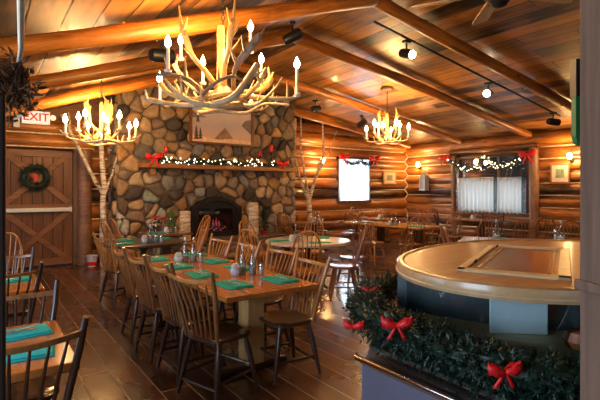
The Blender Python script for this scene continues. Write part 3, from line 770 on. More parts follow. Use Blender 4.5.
logobj('gable_log', (6.9, YE-.02, 3.12), (XR, YE-.02, 3.08), .16, LOGR, 'upper plate log across the end wall under the gable', 'beam', seed=44)

# ------------------------------------------------------------------ track lights
def spot():
    t = thing('track_spotlight', 'x', 'lamp')
    MB().box(-.03, -.05, -.03, .03, .05, 0).build('adapter', BLACK, t, bevel=.005)
    MB().tube([(0, 0, -.03), (0, 0, -.11)], .01, 8).build('stem', BLACK, t)
    c = MB().tube([(.1, 0, 0), (.08, 0, 0), (-.06, 0, 0), (-.1, 0, 0)], [.045, .055, .06, .062], 14).build('can', BLACK, t)
    c.location = (0, 0, -.16)
    l = MB().tube([(-.101, 0, 0), (-.108, 0, 0)], [.05, .048], 14).build('lens', BULBW, c)
    return t
SPT = Proto(spot())
def putspot(loc, rz, tilt, label, lit=True):
    o = SPT.put(loc, rz, label, scale=(1.35, 1.35, 1.35))
    for c in o.children:
        if c.name.startswith('can'):
            c.rotation_euler = (0, R(tilt), 0)
            if not lit:
                for l in c.children:
                    l.data = l.data.copy(); l.data.materials.clear(); l.data.materials.append(IRON)
    return o
def onroof(x, off): return roof(x)-off
putspot((5.72, 5.02, onroof(5.72, .12)), 85, -20, 'lit track spotlight nearest the ridge on the right slope')
putspot((8.1, 5.04, onroof(8.1, .12)), 20, -10, 'lit track spotlight midway down the ceiling track')
putspot((10.5, 4.95, onroof(10.5, .12)), 160, -5, 'unlit track spotlight at the lower end of the ceiling track', False)
putspot((6.95, 9.1, onroof(6.95, .1)), 200, 10, 'dark spotlight under the roof above the forked birch', False)
putspot((8.55, 9.1, onroof(8.55, .1)), 120, 35, 'tilted dark spotlight above the small end window', False)
putspot((1.72, 5.2, onroof(1.72, .1)), 190, 8, 'dark can spotlight under the left roof slope', False)
putspot((3.7, 5.4, onroof(3.7, .1)), 150, 28, 'dark can spotlight near the ridge beside the big chandelier', False)
tag(MB().tube([(4.95, 4.99, roof(4.95)-.1), (10.9, 4.99, roof(10.9)-.1)], .02, 6).build('light_track', BLACK), 'thin black lighting track running down the right ceiling slope', 'light track')
t = thing('ceiling_speaker', 'small dark oval fixture flat on the ceiling boards beside the track', 'fixture', (9.05, 4.7, roof(9.05)-.05)); t.rotation_euler = (0, R(8.4), 0)
MB().lathe([(.17, 0), (.15, -.05), (.1, -.06)], 18).build('housing', BLACK, t)
# ceiling fan
t = thing('ceiling_fan', 'dark ceiling fan with pale wooden blades at the top of the frame', 'fan', (3.3, 1.96, 3.07), 33)
MB().lathe([(.012, .02), (.012, roof(3.3)-3.07)], 8).build('down_rod', IRON, t)
MB().lathe([(.03, .2), (.11, .15), (.13, .08), (.12, .0), (.08, -.05), (.05, -.09), (.02, -.1)], 18).build('motor', IRON, t)
for k in range(5):
    a = R(k*72+12); M_ = Matrix.Rotation(a, 4, 'Z') @ Matrix.Rotation(R(-15), 4, 'X')
    b_ = MB().prism([(.16, -.05), (.6, -.075), (.66, -.06), (.67, .06), (.6, .075), (.16, .05)], .02, .03, M_).build('blade', PALEW, t)
    MB().box(.09, -.02, .01, .24, .02, .02, M_).build('blade_iron', IRON, b_)

# ------------------------------------------------------------------ antler chandeliers
def smooth(P, k=5):
    P = [Vector(p) for p in P]; out = []
    for i in range(len(P)-1):
        p0, p1, p2, p3 = P[max(i-1, 0)], P[i], P[i+1], P[min(i+2, len(P)-1)]
        for j in range(k):
            t = j/k; out.append(.5*((2*p1)+(-p0+p2)*t+(2*p0-5*p1+4*p2-p3)*t*t+(-p0+3*p1-3*p2+p3)*t**3))
    out.append(P[-1]); return out
def antler(t, pts, r0, r1, mat, tines=(), palm=None):
    q = smooth(pts); n = len(q); m = MB()
    rs = []; fl = []
    for i in range(n):
        u = i/(n-1); r = r0+(r1-r0)*u; f = 1
        if palm and u > palm[0]:
            w = math.sin(math.pi*min(1, (u-palm[0])/(1-palm[0]+.12))); r = r+palm[1]*w; f = max(.22, 1-.85*w)
        rs.append(r); fl.append(f)
    m.tube(q, rs, 10, flat=fl, fdir=(.3, 1, .1))
    for (u, dv, ln) in tines:
        i = int(u*(n-1)); p = q[i]; dv = Vector(dv).normalized()
        e = smooth([p, p+dv*ln*.5, p+dv*ln+Vector((0, 0, ln*.25))], 4)
        m.tube(e, [max(.004, rs[i]*.75 if rs[i] < .03 else .02)*(1-k/len(e)*.85) for k in range(len(e))], 8)
    return m.build('antler', mat, t)
def candle(t, p, h=.17, s=1):
    c = MB().lathe([(.028*s, -.02), (.034*s, 0), (.014*s, .004), (.0135*s, h)], 10).build('candle', CANDLE, t); c.location = p
    MB().lathe([(.008*s, h), (.025*s, h+.022*s), (.027*s, h+.045*s), (.013*s, h+.08*s), (.002*s, h+.105*s)], 10).build('bulb', BULB, c)
def chain(t, z0, z1, s=.02):
    m = MB(); k = 0; z = z0
    while z < z1:
        a = [(s*.55*math.cos(b)*(1 if k % 2 else 0), s*.55*math.cos(b)*(0 if k % 2 else 1), z+s+s*math.sin(b)) for b in [i*math.pi/4 for i in range(8)]]
        m.tube(a, s*.16, 5, closed=True); z += s*1.6; k += 1
    m.build('chain', IRON, t)
big = thing('antler_chandelier', 'large antler chandelier with candle bulbs hanging in front of the chimney', 'chandelier', (1.8, 3.74, 2.46), -35.4)
s_ = .0092
def P3(px, py, w): return ((px-225)*s_, w, (85-py)*s_)
MB().tube([(-.02, 0, .58), (-.02, 0, .5), (-.02, 0, .3), (-.02, 0, .1), (-.02, 0, 0)], [.03, .038, .034, .04, .045], 12).build('stem', ANTG, big)
MB().lathe([(.02, -.1), (.09, -.06), (.12, 0), (.08, .06), (.03, .1)], 14, (0, 0, -.06)).build('hub', ANTD, big)
chain(big, .58, roof(1.8)-2.46-.06, .028)
UP = (0, 0, 1)
antler(big, [P3(220, 84, 0), P3(210, 70, -.1), P3(199, 57, -.15), P3(193, 42, -.16), P3(188, 28, -.16)], .027, .012, ANTG, [(.55, (-1, 0, .5), .07), (.8, (-.5, .2, 1), .13), (.95, (-.15, 0, 1), .16), (.9, (.5, -.2, 1), .1)], (.45, .016))
antler(big, [P3(226, 84, 0), P3(228, 66, -.1), P3(233, 50, -.14), P3(235, 32, -.16), P3(238, 20, -.15)], .027, .012, ANTG, [(.45, (1, 0, .9), .15), (.65, (.9, 0, 1), .13), (.95, (.1, 0, 1), .17), (.85, (-.4, 0, 1), .12)], (.45, .016))
antler(big, [P3(222, 87, 0), P3(205, 86, .1), P3(187, 76, .2), P3(177, 64, .2), P3(170, 54, .18)], .027, .008, ANT, [(.5, (-.3, 0, 1), .12), (.75, (-.5, .2, 1), .12), (.9, (.2, 0, 1), .1)], (.5, .014))
antler(big, [P3(236, 92, 0), P3(240, 75, -.25), P3(252, 60, -.35), P3(266, 45, -.4)], .024, .01, ANTD, [(.5, (-.6, 0, 1), .12), (.7, (-.3, 0, 1), .12), (.95, (.8, 0, .8), .08), (.8, (.9, 0, .2), .08)], (.35, .022))
antler(big, [P3(222, 92, 0), P3(245, 84, .15), P3(258, 80, .25), P3(266, 72, .3), P3(271, 64, .3)], .028, .012, ANTG, [(.6, (-.3, 0, 1), .1), (.8, (.6, 0, 1), .1), (.9, (-.2, 0, 1), .1)], (.45, .022))
antler(big, [P3(246, 104, -.2), P3(228, 108, -.35), P3(206, 106, -.4), P3(190, 96, -.4), P3(180, 84, -.38)], .034, .008, ANT, [(.4, (-.2, 0, 1), .14), (.65, (0, -.3, 1), .16)])
antler(big, [P3(262, 70, -.3), P3(252, 90, -.42), P3(240, 104, -.46), P3(214, 106, -.3), P3(188, 104, -.2), P3(166, 100, -.15), P3(150, 96, -.15)], .032, .014, ANT, [(.12, (.7, 0, .1), .1), (.35, (.8, 0, -.1), .1), (.95, (-.2, 0, 1), .07)], (.75, .008))
antler(big, [P3(210, 92, .1), P3(192, 96, .2), P3(176, 88, .3), P3(162, 98, .2), P3(158, 92, .12)], .024, .012, ANTD, [(.4, (-.2, 0, 1), .12), (.6, (.2, 0, 1), .1)])
antler(big, [P3(240, 90, 0), P3(262, 94, -.05), P3(282, 95, -.05), P3(296, 93, 0), P3(301, 88, 0)], .026, .012, ANT, [(.4, (.1, 0, 1), .1), (.6, (0, 0, 1), .13), (.8, (-.3, 0, 1), .08)])
antler(big, [P3(230, 92, .05), P3(248, 100, .3), P3(262, 94, .5), P3(268, 84, .55)], .028, .01, ANTD, [(.6, UP, .1)])
antler(big, [P3(222, 92, 0), P3(206, 88, .3), P3(190, 84, .5), P3(182, 74, .55)], .028, .01, ANT, [(.6, UP, .12)])
antler(big, [P3(215, 98, -.1), P3(200, 84, -.3), P3(182, 80, -.35), P3(172, 80, -.35)], .026, .014, ANTD, [(.4, UP, .15), (.7, (-.3, 0, 1), .12)])
antler(big, [P3(170, 84, -.2), P3(182, 96, -.3), P3(205, 102, -.35), P3(232, 96, -.3), P3(250, 92, -.2)], .022, .014, ANTG, [(.3, (.2, 0, 1), .12), (.6, (.3, 0, 1), .1)])
antler(big, [P3(215, 88, .1), P3(235, 98, .0), P3(258, 102, -.1), P3(276, 88, -.12), P3(284, 76, -.1)], .024, .008, ANT, [(.5, (.5, 0, 1), .12), (.75, (.6, 0, .8), .09)])
antler(big, [P3(232, 94, .1), P3(212, 100, .3), P3(190, 92, .45), P3(172, 78, .45), P3(165, 66, .4)], .026, .007, ANTG, [(.4, (-.2, 0, 1), .12), (.7, (.4, 0, 1), .1)])
antler(big, [P3(225, 96, 0), P3(244, 100, -.2), P3(262, 88, -.3), P3(270, 72, -.3)], .026, .008, ANTG, [(.5, (.6, 0, 1), .12), (.75, (-.5, 0, 1), .09)], (.4, .012))
antler(big, [P3(200, 108, 0), P3(220, 104, .1), P3(246, 106, .1), P3(266, 98, .05), P3(290, 100, 0)], .022, .01, ANT, [(.3, (.2, 0, 1), .1), (.85, (.2, 0, 1), .07)])
antler(big, [P3(205, 106, -.3), P3(222, 92, -.42), P3(240, 84, -.44), P3(252, 88, -.4)], .02, .01, ANTD, [(.5, UP, .1)])
for (px, base, h, w) in ((159, 94, .17, .1), (178, 48, .13, .18), (182, 76, .19, -.36), (198, 70, .16, .3), (251, 43, .18, .1), (260, 67, .16, .3), (298, 90, .24, 0), (247, 86, .06, .5)):
    candle(big, P3(px, base, w), h)
def small_chandelier(label, loc, rz, Rr, n, seed):
    t = thing('antler_chandelier', label, 'chandelier', loc, rz); q = random.Random(seed)
    MB().tube([(0, 0, .5), (0, 0, .45), (0, 0, .2), (0, 0, 0)], [.02, .03, .028, .035], 10).build('stem', ANTG, t)
    chain(t, .5, roof(loc[0])-loc[2]-.05, .03)
    for i in range(n):
        a = 2*math.pi*(i+.3)/n; c, s = math.cos(a), math.sin(a); up = .06 if i % 2 else -.03
        rr = Rr*(1 if i % 2 == 0 else .72)
        antler(t, [(0, 0, .02), (c*rr*.35, s*rr*.35, -.13), (c*rr*.8, s*rr*.8, -.1+up), (c*rr*1.05, s*rr*1.05, .02+up)], .024, .008, ANTG if i % 2 else ANT, [(.5, (c*.3-s*.5, s*.3+c*.5, 1), .12), (.75, (c*.4+s*.4, s*.4-c*.4, 1), .1)])
        candle(t, (c*rr*.92, s*rr*.92, -.02+up), .16, 1.35)
    for i in range(3):
        a = 2*math.pi*i/3+.5; c, s = math.cos(a), math.sin(a)
        antler(t, [(0, 0, 0), (c*.14, s*.14, .1), (c*.2, s*.2, .28), (c*.24, s*.24, .5)], .024, .01, ANTG, [(.5, (c, s, .7), .14), (.75, (-c, s, 1), .12), (.95, (s, c, 1.5), .12)], (.5, .03))
    b = [(Rr*.5*math.cos(a), Rr*.5*math.sin(a), -.17+.02*math.sin(a*3)) for a in [i*math.pi/8 for i in range(16)]]
    MB().tube(b, .018, 8, closed=True).build('lower_ring', ANT, t)
    return t
small_chandelier('small antler chandelier hanging left in front of the chimney', (1.62, 7.9, 2.5), 10, .58, 9, 1)
small_chandelier('small antler chandelier hanging right of the chimney near the corner', (7.5, 7.15, 2.8), 20, .52, 8, 2)
t = thing('ceiling_canopy', 'round plate on the ceiling above the right chandelier', 'fixture', (7.5, 7.15, roof(7.5)-.03)); MB().lathe([(.02, -.05), (.14, -.02), (.15, .02)], 16).build('plate', GREYW, t)

# ------------------------------------------------------------------ chairs
def seat_poly(w, dpt, n=28, k=3.2):
    p = []
    for i in range(n):
        a = 2*math.pi*i/n; c, s = math.cos(a), math.sin(a)
        x = dpt/2*math.copysign(abs(c)**(2/k), c); y = w/2*math.copysign(abs(s)**(2/k), s)*(1+.06*x/dpt*2)
        p.append((x, y))
    return p
def legtube(m, a, b, r=(.015, .024, .021, .013)):
    a, b = Vector(a), Vector(b); m.tube([a, a.lerp(b, .3), a.lerp(b, .62), b], list(r), 10)
def chair_rod(M):
    t = thing('rod_back_chair', 'x', 'chair')
    m = MB(); P = seat_poly(.44, .41)
    n = len(P); rings = [(.9, .425), (1, .435), (1, .455), (.95, .463), (.6, .452)]; vs = [(x*k, y*k, z) for (k, z) in rings for (x, y) in P]+[(0, 0, .449)]
    fs = [tuple(range(n))[::-1]]
    for a in range(4): fs += [(a*n+i, a*n+(i+1) % n, (a+1)*n+(i+1) % n, (a+1)*n+i) for i in range(n)]
    fs += [(4*n+i, 4*n+(i+1) % n, 5*n) for i in range(n)]
    m.add(vs, fs); m.build('seat', M[0], t)
    F = {}
    for sx in (-1, 1):
        for sy in (-1, 1):
            a = (sx*.135, sy*.15, .44); b = (sx*.215, sy*.215, 0); F[sx, sy] = (Vector(a), Vector(b))
            m = MB(); legtube(m, a, b); m.build('leg', M[0], t)
    def at(k, z): a, b = F[k]; return a.lerp(b, (a.z-z)/(a.z-b.z))
    for k1, k2, z in (((-1, -1), (1, -1), .15), ((-1, 1), (1, 1), .15), ((1, -1), (1, 1), .19), ((-1, -1), (-1, 1), .11)):
        MB().tube([at(k1, z), (at(k1, z)+at(k2, z))/2, at(k2, z)], [.010, .015, .010], 8).build('stretcher', M[0], t)
    for sy in (-1, 1):
        MB().tube([(-.165, sy*.175, .44), (-.2, sy*.2, .62), (-.25, sy*.238, .84), (-.29, sy*.256, .98)], [.014, .019, .018, .014], 10).build('back_post', M[1], t)
    cr = [(-.27-.045*math.cos(u*math.pi/2), .248*u, .905-.012*math.cos(u*math.pi/2)) for u in [i/6-1 for i in range(13)]]
    m = MB(); vs = []; 
    for p in cr: vs += [(p[0]-.009, p[1], p[2]-.013), (p[0]+.011, p[1], p[2]-.013), (p[0]+.007, p[1], p[2]+.015), (p[0]-.013, p[1], p[2]+.015)]
    fs = []
    for i in range(12):
        for j in range(4): fs.append((i*4+j, i*4+(j+1) % 4, (i+1)*4+(j+1) % 4, (i+1)*4+j))
    fs += [(3, 2, 1, 0), (48, 49, 50, 51)]
    m.add(vs, fs); m.build('crest_rail', M[2], t, bevel=.004)
    for i in range(6):
        u = (i-2.5)/3.2
        MB().tube([(-.17-.012*math.cos(u*1.4), .16*u, .45), (-.225, .19*u, .68), (-.268-.045*math.cos(u*math.pi/2), .236*u, .893)], [.0075, .0095, .0065], 7).build('spindle', M[1], t)
    return t
def chair_bow(M):
    t = thing('bow_back_chair', 'x', 'chair')
    m = MB(); P = seat_poly(.45, .43, 28, 2.4)
    n = len(P); rings = [(.9, .43), (1, .44), (1, .46), (.95, .468), (.6, .455)]; vs = [(x*k, y*k, z) for (k, z) in rings for (x, y) in P]+[(0, 0, .452)]
    fs = [tuple(range(n))[::-1]]
    for a in range(4): fs += [(a*n+i, a*n+(i+1) % n, (a+1)*n+(i+1) % n, (a+1)*n+i) for i in range(n)]
    fs += [(4*n+i, 4*n+(i+1) % n, 5*n) for i in range(n)]
    m.add(vs, fs); m.build('seat', M[0], t)
    F = {}
    for sx in (-1, 1):
        for sy in (-1, 1):
            a = (sx*.12, sy*.13, .44); b = (sx*.2, sy*.2, 0); F[sx, sy] = (Vector(a), Vector(b))
            m = MB(); legtube(m, a, b); m.build('leg', M[1], t)
    def at(k, z): a, b = F[k]; return a.lerp(b, (a.z-z)/(a.z-b.z))
    for sy in (-1, 1): MB().tube([at((-1, sy), .17), at((1, sy), .17)], .011, 8).build('stretcher', M[1], t)
    MB().tube([(at((-1, -1), .17)+at((1, -1), .17))/2, (at((-1, 1), .17)+at((1, 1), .17))/2], .011, 8).build('stretcher', M[1], t)
    hp = []
    def hoop(a):      # a 0..pi
        c, s = math.cos(a), math.sin(a); y = .215*math.copysign(abs(c)**.75, c)*(1-.12*(1-abs(s))); z = .46+.56*abs(s)**.8
        return Vector((-.14-.16*(z-.46)/.56-.03*s, y, z))
    hp = [hoop(math.pi*i/24) for i in range(25)]
    MB().tube(hp, .0125, 9).build('bow', M[2], t)
    for i in range(7):
        u = (i-3)/3.6; a = math.acos(max(-1, min(1, math.copysign(abs(u*1.0)**(1/.75), u)))); e = hoop(a)
        MB().tube([(-.17+.02*abs(u), .15*u, .46), ((-.19+e.x)/2, (.15*u+e.y)/2*1.03, (.46+e.z)/2), e], [.007, .0085, .006], 7).build('spindle', M[1], t)
    return t
CA = Proto(chair_rod((DARKW, MIDW, GOLDW)))          # dark legs; golden lamplight put into the crest colour, highlights into the spindles
CB_ = Proto(chair_rod((DARKW, GOLDW, GOLDW)))
CD = Proto(chair_rod((DARKW, DARKW, MIDW)))
BG = Proto(chair_bow((GOLDW, GOLDW, GOLDW)))
BM = Proto(chair_bow((MIDW, MIDW, MIDW)))
for (x, y, a, lab) in (
    (1.50, 3.20, 17, 'nearest rod-back chair left of the long table'),
    (1.49, 3.72, 3, 'dark rod-back chair left of the long table, second from the camera'),
    (1.45, 4.27, 2, 'dark rod-back chair left of the long table, third from the camera'),
    (1.46, 4.88, -3, 'dark rod-back chair left of the long table, farthest of that row')):
    CA.put((x, y, 0), a, lab, 'rod-back chairs left of the long table')
for (x, y, a, lab) in (
    (2.14, 3.23, 176, 'rod-back chair right of the long table, tucked in at its near corner'),
    (2.3, 3.94, 182, 'rod-back chair right of the long table, second from the camera'),
    (2.26, 4.6, 178, 'rod-back chair right of the long table, third from the camera'),
    (2.24, 5.27, 184, 'rod-back chair right of the long table, farthest of that row'),
    (1.6, 6.5, 12, 'rod-back chair left of the round table near the birch tree'),
    (2.66, 6.85, 165, 'rod-back chair right of the round table near the birch tree')):
    CB_.put((x, y, 0), a, lab, 'golden rod-back chairs')
for (x, y, a, lab) in (
    (.12, 2.47, 92, 'dark rod-back chair in the bottom left corner pushed against the near side table'),
    (.14, 2.9, 270, 'dark rod-back chair on the far side of the near left side table'),
    (.14, 4.36, 90, 'dark rod-back chair on the near side of the second left side table'),
    (.18, 4.88, 270, 'dark rod-back chair on the far side of the second left side table'),
    (10.75, 6.55, 30, 'dark rod-back chair right of the small table by the wide window'),
    (10.6, 7.9, -40, 'dark rod-back chair left of the small table by the wide window')):
    CD.put((x, y, 0), a, lab, 'dark rod-back chairs')
for (x, y, a, lab) in (
    (3.6, 4.95, 60, 'golden bow-back chair on the near side of the pale rimmed round table'),
    (3.22, 5.5, 25, 'golden bow-back chair between the long table and the pale rimmed round table'),
    (4.85, 6.45, 225, 'golden bow-back chair on the far side of the pale rimmed round table'),
    (3.9, 6.75, 285, 'golden bow-back chair behind the pale rimmed round table towards the hearth'),
    (6.75, 6.85, 10, 'golden bow-back chair with a shiny seat left of the yellow lit table'),
    (2.05, 8.35, 10, 'bow-back chair left of the small hearth table, nearer one'),
    (2.35, 8.95, 0, 'bow-back chair left of the small hearth table, farther one'),
    (3.3, 8.2, 140, 'bow-back chair seen sideways before the left birch log'),
    (3.6, 8.85, 190, 'bow-back chair seen sideways close to the fireplace'),
    (.2, 6.35, 260, 'golden bow-back chair by the plank door at the left edge')):
    BG.put((x, y, 0), a, lab, 'golden bow-back chairs')
for (x, y, a, lab) in (
    (4.32, 4.98, 145, 'dark legged bow-back chair right of the pale rimmed round table, nearer one'),
    (4.98, 5.5, 165, 'bow-back chair with a bright seat at the right of the round table, farther one'),
    (7.15, 6.15, 60, 'brown bow-back chair at the near corner of the yellow lit table'),
    (6.25, 9.25, 20, 'bow-back chair left of the far table beside the forked birch'),
    (6.9, 9.85, 270, 'bow-back chair behind the far table beside the forked birch, left one'),
    (7.55, 9.75, 265, 'bow-back chair behind the far table beside the forked birch, right one'),
    (7.75, 8.7, 120, 'bow-back chair right of the far table beside the forked birch'),
    (8.35, 9.2, 30, 'bow-back chair below the small end window'),
    (9.5, 10.2, 270, 'bow-back chair behind the corner table'),
    (10.3, 10.0, 240, 'bow-back chair behind the corner table near the log corner'),
    (9.1, 7.6, 180, 'bow-back chair on the right side of the yellow lit table'),
    (9.1, 6.7, 185, 'bow-back chair at the near right of the yellow lit table'),
    (10.6, 9.2, 190, 'bow-back chair right of the corner table'),
    (11.2, 8.7, 240, 'bow-back chair by the wall between lantern and wide window'),
    (5.55, 3.75, -50, 'bow-back chair at the left end of the table behind the salad bar, nearer one'),
    (6.05, 4.2, -60, 'bow-back chair at the left end of the table behind the salad bar, farther one'),
    (7.35, 4.55, 215, 'bow-back chair behind the salad bar facing the table, leftmost'),
    (7.9, 4.25, 200, 'bow-back chair behind the salad bar facing the table, middle'),
    (8.05, 3.5, 205, 'bow-back chair behind the salad bar facing the table, rightmost'),
    (9.4, 4.6, 30, 'bow-back chair beyond the salad bar near the log post')):
    BM.put((x, y, 0), a, lab, 'brown bow-back chairs')

# ------------------------------------------------------------------ tables
def table_rect(label, cx, cy, w, l, rz, top, col=True, legm=PALEW):
    t = thing('dining_table', label, 'table', (cx, cy, 0), rz); W, L_ = w/2, l/2
    MB().box(-W, -L_, .705, W, L_, .75).build('tabletop', top, t, bevel=.008)
    ys = (-L_+.4, L_-.4) if l > 1.3 else (0,)
    for y in ys:
        MB().box(-.085, y-.085, .06, .085, y+.085, .705).build('column', legm, t, bevel=.012)
        MB().box(-.34, y-.05, 0, .34, y+.05, .06).build('foot', DARKW, t, bevel=.012)
    MB().box(-W*.6, -L_*.75, .67, W*.6, L_*.75, .705).build('apron', DARKW, t)
    return t
table_rect('long golden brown dining table with teal napkins in the middle of the room', 1.92, 4.28, .87, 2.5, 0, TABLE)
table_rect('side table in the left foreground with two turquoise napkins', -.12, 2.71, 1.0, .82, 0, TABLE)
table_rect('second side table on the left, behind the foreground one', -.07, 4.6, 1.0, .82, 0, TABLE)
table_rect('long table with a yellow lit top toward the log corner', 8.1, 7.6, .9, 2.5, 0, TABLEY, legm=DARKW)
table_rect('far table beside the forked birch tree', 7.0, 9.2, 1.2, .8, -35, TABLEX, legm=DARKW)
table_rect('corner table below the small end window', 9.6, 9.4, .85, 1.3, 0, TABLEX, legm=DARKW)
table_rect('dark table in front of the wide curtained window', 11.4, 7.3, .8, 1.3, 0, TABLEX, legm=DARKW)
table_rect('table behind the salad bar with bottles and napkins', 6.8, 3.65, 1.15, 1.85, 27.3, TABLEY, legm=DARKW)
table_rect('small table in front of the hearth on the left', 2.9, 8.55, .8, .8, 0, TABLEX, legm=DARKW)
def table_round(label, cx, cy, r, top, rim):
    t = thing('round_table', label, 'table', (cx, cy, 0))
    MB().lathe([(r*.96, .71), (r, .715), (r, .75), (r-.01, .755), (.01, .755)], 40).build('tabletop', top, t)
    MB().lathe([(r+.001, .712), (r+.012, .72), (r+.012, .748), (r+.001, .756), (r-.03, .757)], 40).build('rim', rim, t)
    MB().lathe([(.07, .1), (.05, .2), (.06, .4), (.045, .6), (.12, .71)], 16).build('column', DARKW, t)
    for k in range(4):
        a = k*math.pi/2+.4; MB().tube([(0, 0, .14), (.2*math.cos(a), .2*math.sin(a), .1), (.36*math.cos(a), .36*math.sin(a), .025)], [.035, .03, .022], 8).build('foot', DARKW, t)
    return t
table_round('dark round table between the long table and the stone chimney', 2.08, 7.15, .6, TABLEX, DARKW)
table_round('round table with a pale shiny rim right of the long table', 4.28, 5.8, .67, TABLE, plain('pale_rim', (.6, .55, .5), .25))

# ------------------------------------------------------------------ things on the tables
def napkin(mat):
    t = thing('napkin', 'x', 'napkin')
    m = MB().prism([(-.17, -.11), (.16, -.12), (.17, .1), (-.16, .115)], 0, .009).build('lower_fold', mat, t, bevel=.004)
    MB().prism([(-.165, -.105), (.15, -.11), (.158, .02), (-.15, .075)], .009, .018).build('upper_fold', mat, t, bevel=.004)
    return t
NP = Proto(napkin(TEAL))
TZ = .7505
NAPS = [  # x, y, z, rz, label
    (1.72, 3.4, 95, 'teal napkin nearest the camera on the left side of the long table'),
    (1.69, 3.98, 88, 'teal napkin second from the camera on the left side of the long table'),
    (1.68, 4.56, 92, 'teal napkin third from the camera on the left side of the long table'),
    (1.66, 5.2, 85, 'teal napkin at the far left of the long table'),
    (2.16, 3.36, 92, 'teal napkin on the near right corner of the long table'),
    (2.15, 4.12, 80, 'teal napkin behind the near bottles on the long table'),
    (2.13, 4.66, 95, 'teal napkin in the middle of the right side of the long table'),
    (2.15, 5.3, 90, 'teal napkin at the far right of the long table'),
    (.16, 2.92, 8, 'turquoise napkin on the foreground side table, the farther one'),
    (.14, 2.56, -4, 'turquoise napkin on the foreground side table, the nearer one'),
    (.2, 4.72, 10, 'turquoise napkin on the second left side table'),
    (1.7, 6.95, 30, 'teal napkin at the left of the dark round table'),
    (1.9, 7.5, 100, 'teal napkin at the far left of the dark round table'),
    (2.42, 7.35, 60, 'teal napkin at the right of the dark round table'),
    (2.75, 8.5, 0, 'teal napkin on the small hearth table'),
    (3.85, 5.95, 0, 'teal napkin at the left of the pale rimmed round table'),
    (4.3, 6.25, 20, 'teal napkin on the far side of the pale rimmed round table'),
    (4.2, 5.4, -20, 'teal napkin on the near side of the pale rimmed round table'),
    (4.7, 5.95, 50, 'teal napkin at the right of the pale rimmed round table'),
    (7.95, 6.7, 90, 'teal napkin at the near end of the yellow lit table'),
    (7.9, 8.2, 90, 'teal napkin at the far end of the yellow lit table'),
    (6.35, 4.1, 27, 'blue green napkin at the left end of the table behind the salad bar'),
    (6.9, 4.12, 27, 'teal napkin beside the left bottle behind the salad bar'),
    (7.2, 3.5, 27, 'teal napkin in the middle of the table behind the salad bar'),
    (7.45, 3.1, 27, 'teal napkin at the right end of the table behind the salad bar')]
fork_m = None
def fork():
    t = tag(MB().tube([(-.09, 0, .004), (.02, 0, .004), (.05, 0, .006)], [.004, .003, .003], 6).tube([(.045, 0, .005), (.055, 0, .004), (.09, 0, .006)], [.004, .011, .009], 8, flat=.25, fdir=(0, 0, 1)).build('fork', STEEL), 'steel fork lying on a folded teal napkin', 'fork', 'forks on the folded napkins'); return t
def knife():
    t = tag(MB().tube([(-.1, 0, .005), (-.01, 0, .005)], .006, 6).tube([(-.01, 0, .004), (.02, 0, .004), (.09, 0, .004), (.11, 0, .004)], [.006, .009, .009, .002], 6, flat=.2, fdir=(0, 0, 1)).build('knife', STEEL), 'steel knife lying on a folded teal napkin', 'knife', 'knives on the folded napkins'); return t
FK, KN = Proto(fork()), Proto(knife())
for i, (x, y, a, lab) in enumerate(NAPS):
    o = NP.put((x, y, TZ), a, lab, 'folded napkins on the tables')
    if x < 1:
        for c in o.children: c.data = c.data.copy(); c.data.materials[0] = BLUECL
    if i < 14:
        da = math.radians(a); ox, oy = -math.sin(da)*.035, math.cos(da)*.035
        FK.put((x-ox, y-oy, TZ+.018), a+8, FK.root['label'], FK.root['group']); KN.put((x+ox*.1, y+oy*.1, TZ+.018), a+14, KN.root['label'], KN.root['group'])
def bottle():
    t = thing('glass_bottle', 'x', 'bottle')
    MB().lathe([(.03, 0), (.034, .01), (.034, .1), (.026, .14), (.012, .19), (.01, .24), (.013, .245)], 16).build('body', GLASS, t)
    MB().lathe([(.028, .006), (.03, .012), (.03, .07), (.001, .071)], 14).build('contents', plain('pale_oil', (.45, .5, .48), .2), t)
    MB().lathe([(.009, .235), (.012, .25), (.008, .27), (.003, .275)], 10).build('stopper', STEEL, t)
    return t
def shaker():
    t = thing('glass_shaker', 'x', 'shaker')
    MB().lathe([(.022, 0), (.026, .005), (.023, .08), (.02, .085)], 12).build('jar', GLASS, t)
    MB().lathe([(.018, .004), (.021, .01), (.019, .06), (.001, .061)], 12).build('contents', plain('salt_white', (.75, .75, .78), .6), t)
    MB().lathe([(.022, .08), (.023, .1), (.015, .112), (.003, .115)], 12).build('cap', CHROME, t)
    return t
def sugar():
    t = thing('sugar_caddy', 'x', 'caddy')
    MB().lathe([(.03, 0), (.044, .02), (.05, .05), (.04, .075), (.044, .08), (.038, .078)], 16).build('bowl', PORC, t)
    m = MB()
    for i in range(7): m.box(-.03+i*.009, -.025, .03, -.024+i*.009, .025, .098+.008*(i % 3))
    m.build('packets', WHITE, t); return t
BT, SH, SG = Proto(bottle()), Proto(shaker()), Proto(sugar())
for (x, y, z, where, full) in ((2.03, 3.8, TZ, 'nearer condiment cluster on the long table', 1), (1.87, 4.85, TZ, 'farther condiment cluster on the long table', 1), (2.12, 6.95, TZ+.006, 'cluster on the dark round table', 1), (3.98, 5.72, TZ+.006, 'cluster on the pale rimmed table', 0), (7.75, 7.25, TZ, 'cluster on the yellow lit table', 1), (6.95, 9.1, TZ, 'cluster by the forked birch tree', 1), (9.5, 9.3, TZ, 'cluster on the corner table', 0), (2.95, 8.4, TZ, 'cluster on the small hearth table', 0), (11.3, 7.5, TZ, 'cluster on the window table', 0)):
    BT.put((x, y, z), 0, 'left tall stoppered glass bottle in the '+where, 'glass bottles')
    if full: BT.put((x+.07, y-.07, z), 40, 'right tall stoppered glass bottle in the '+where, 'glass bottles')
    SH.put((x+.1, y-.01 if full else y, z), 0, 'glass shaker with a chrome cap in the '+where, 'shakers')
    if full: SH.put((x+.13, y-.13, z), 0, 'smaller shaker in the '+where, 'shakers')
    SG.put((x-.09, y-.03, z), 0, 'blue and white sugar caddy in the '+where, 'sugar caddies')
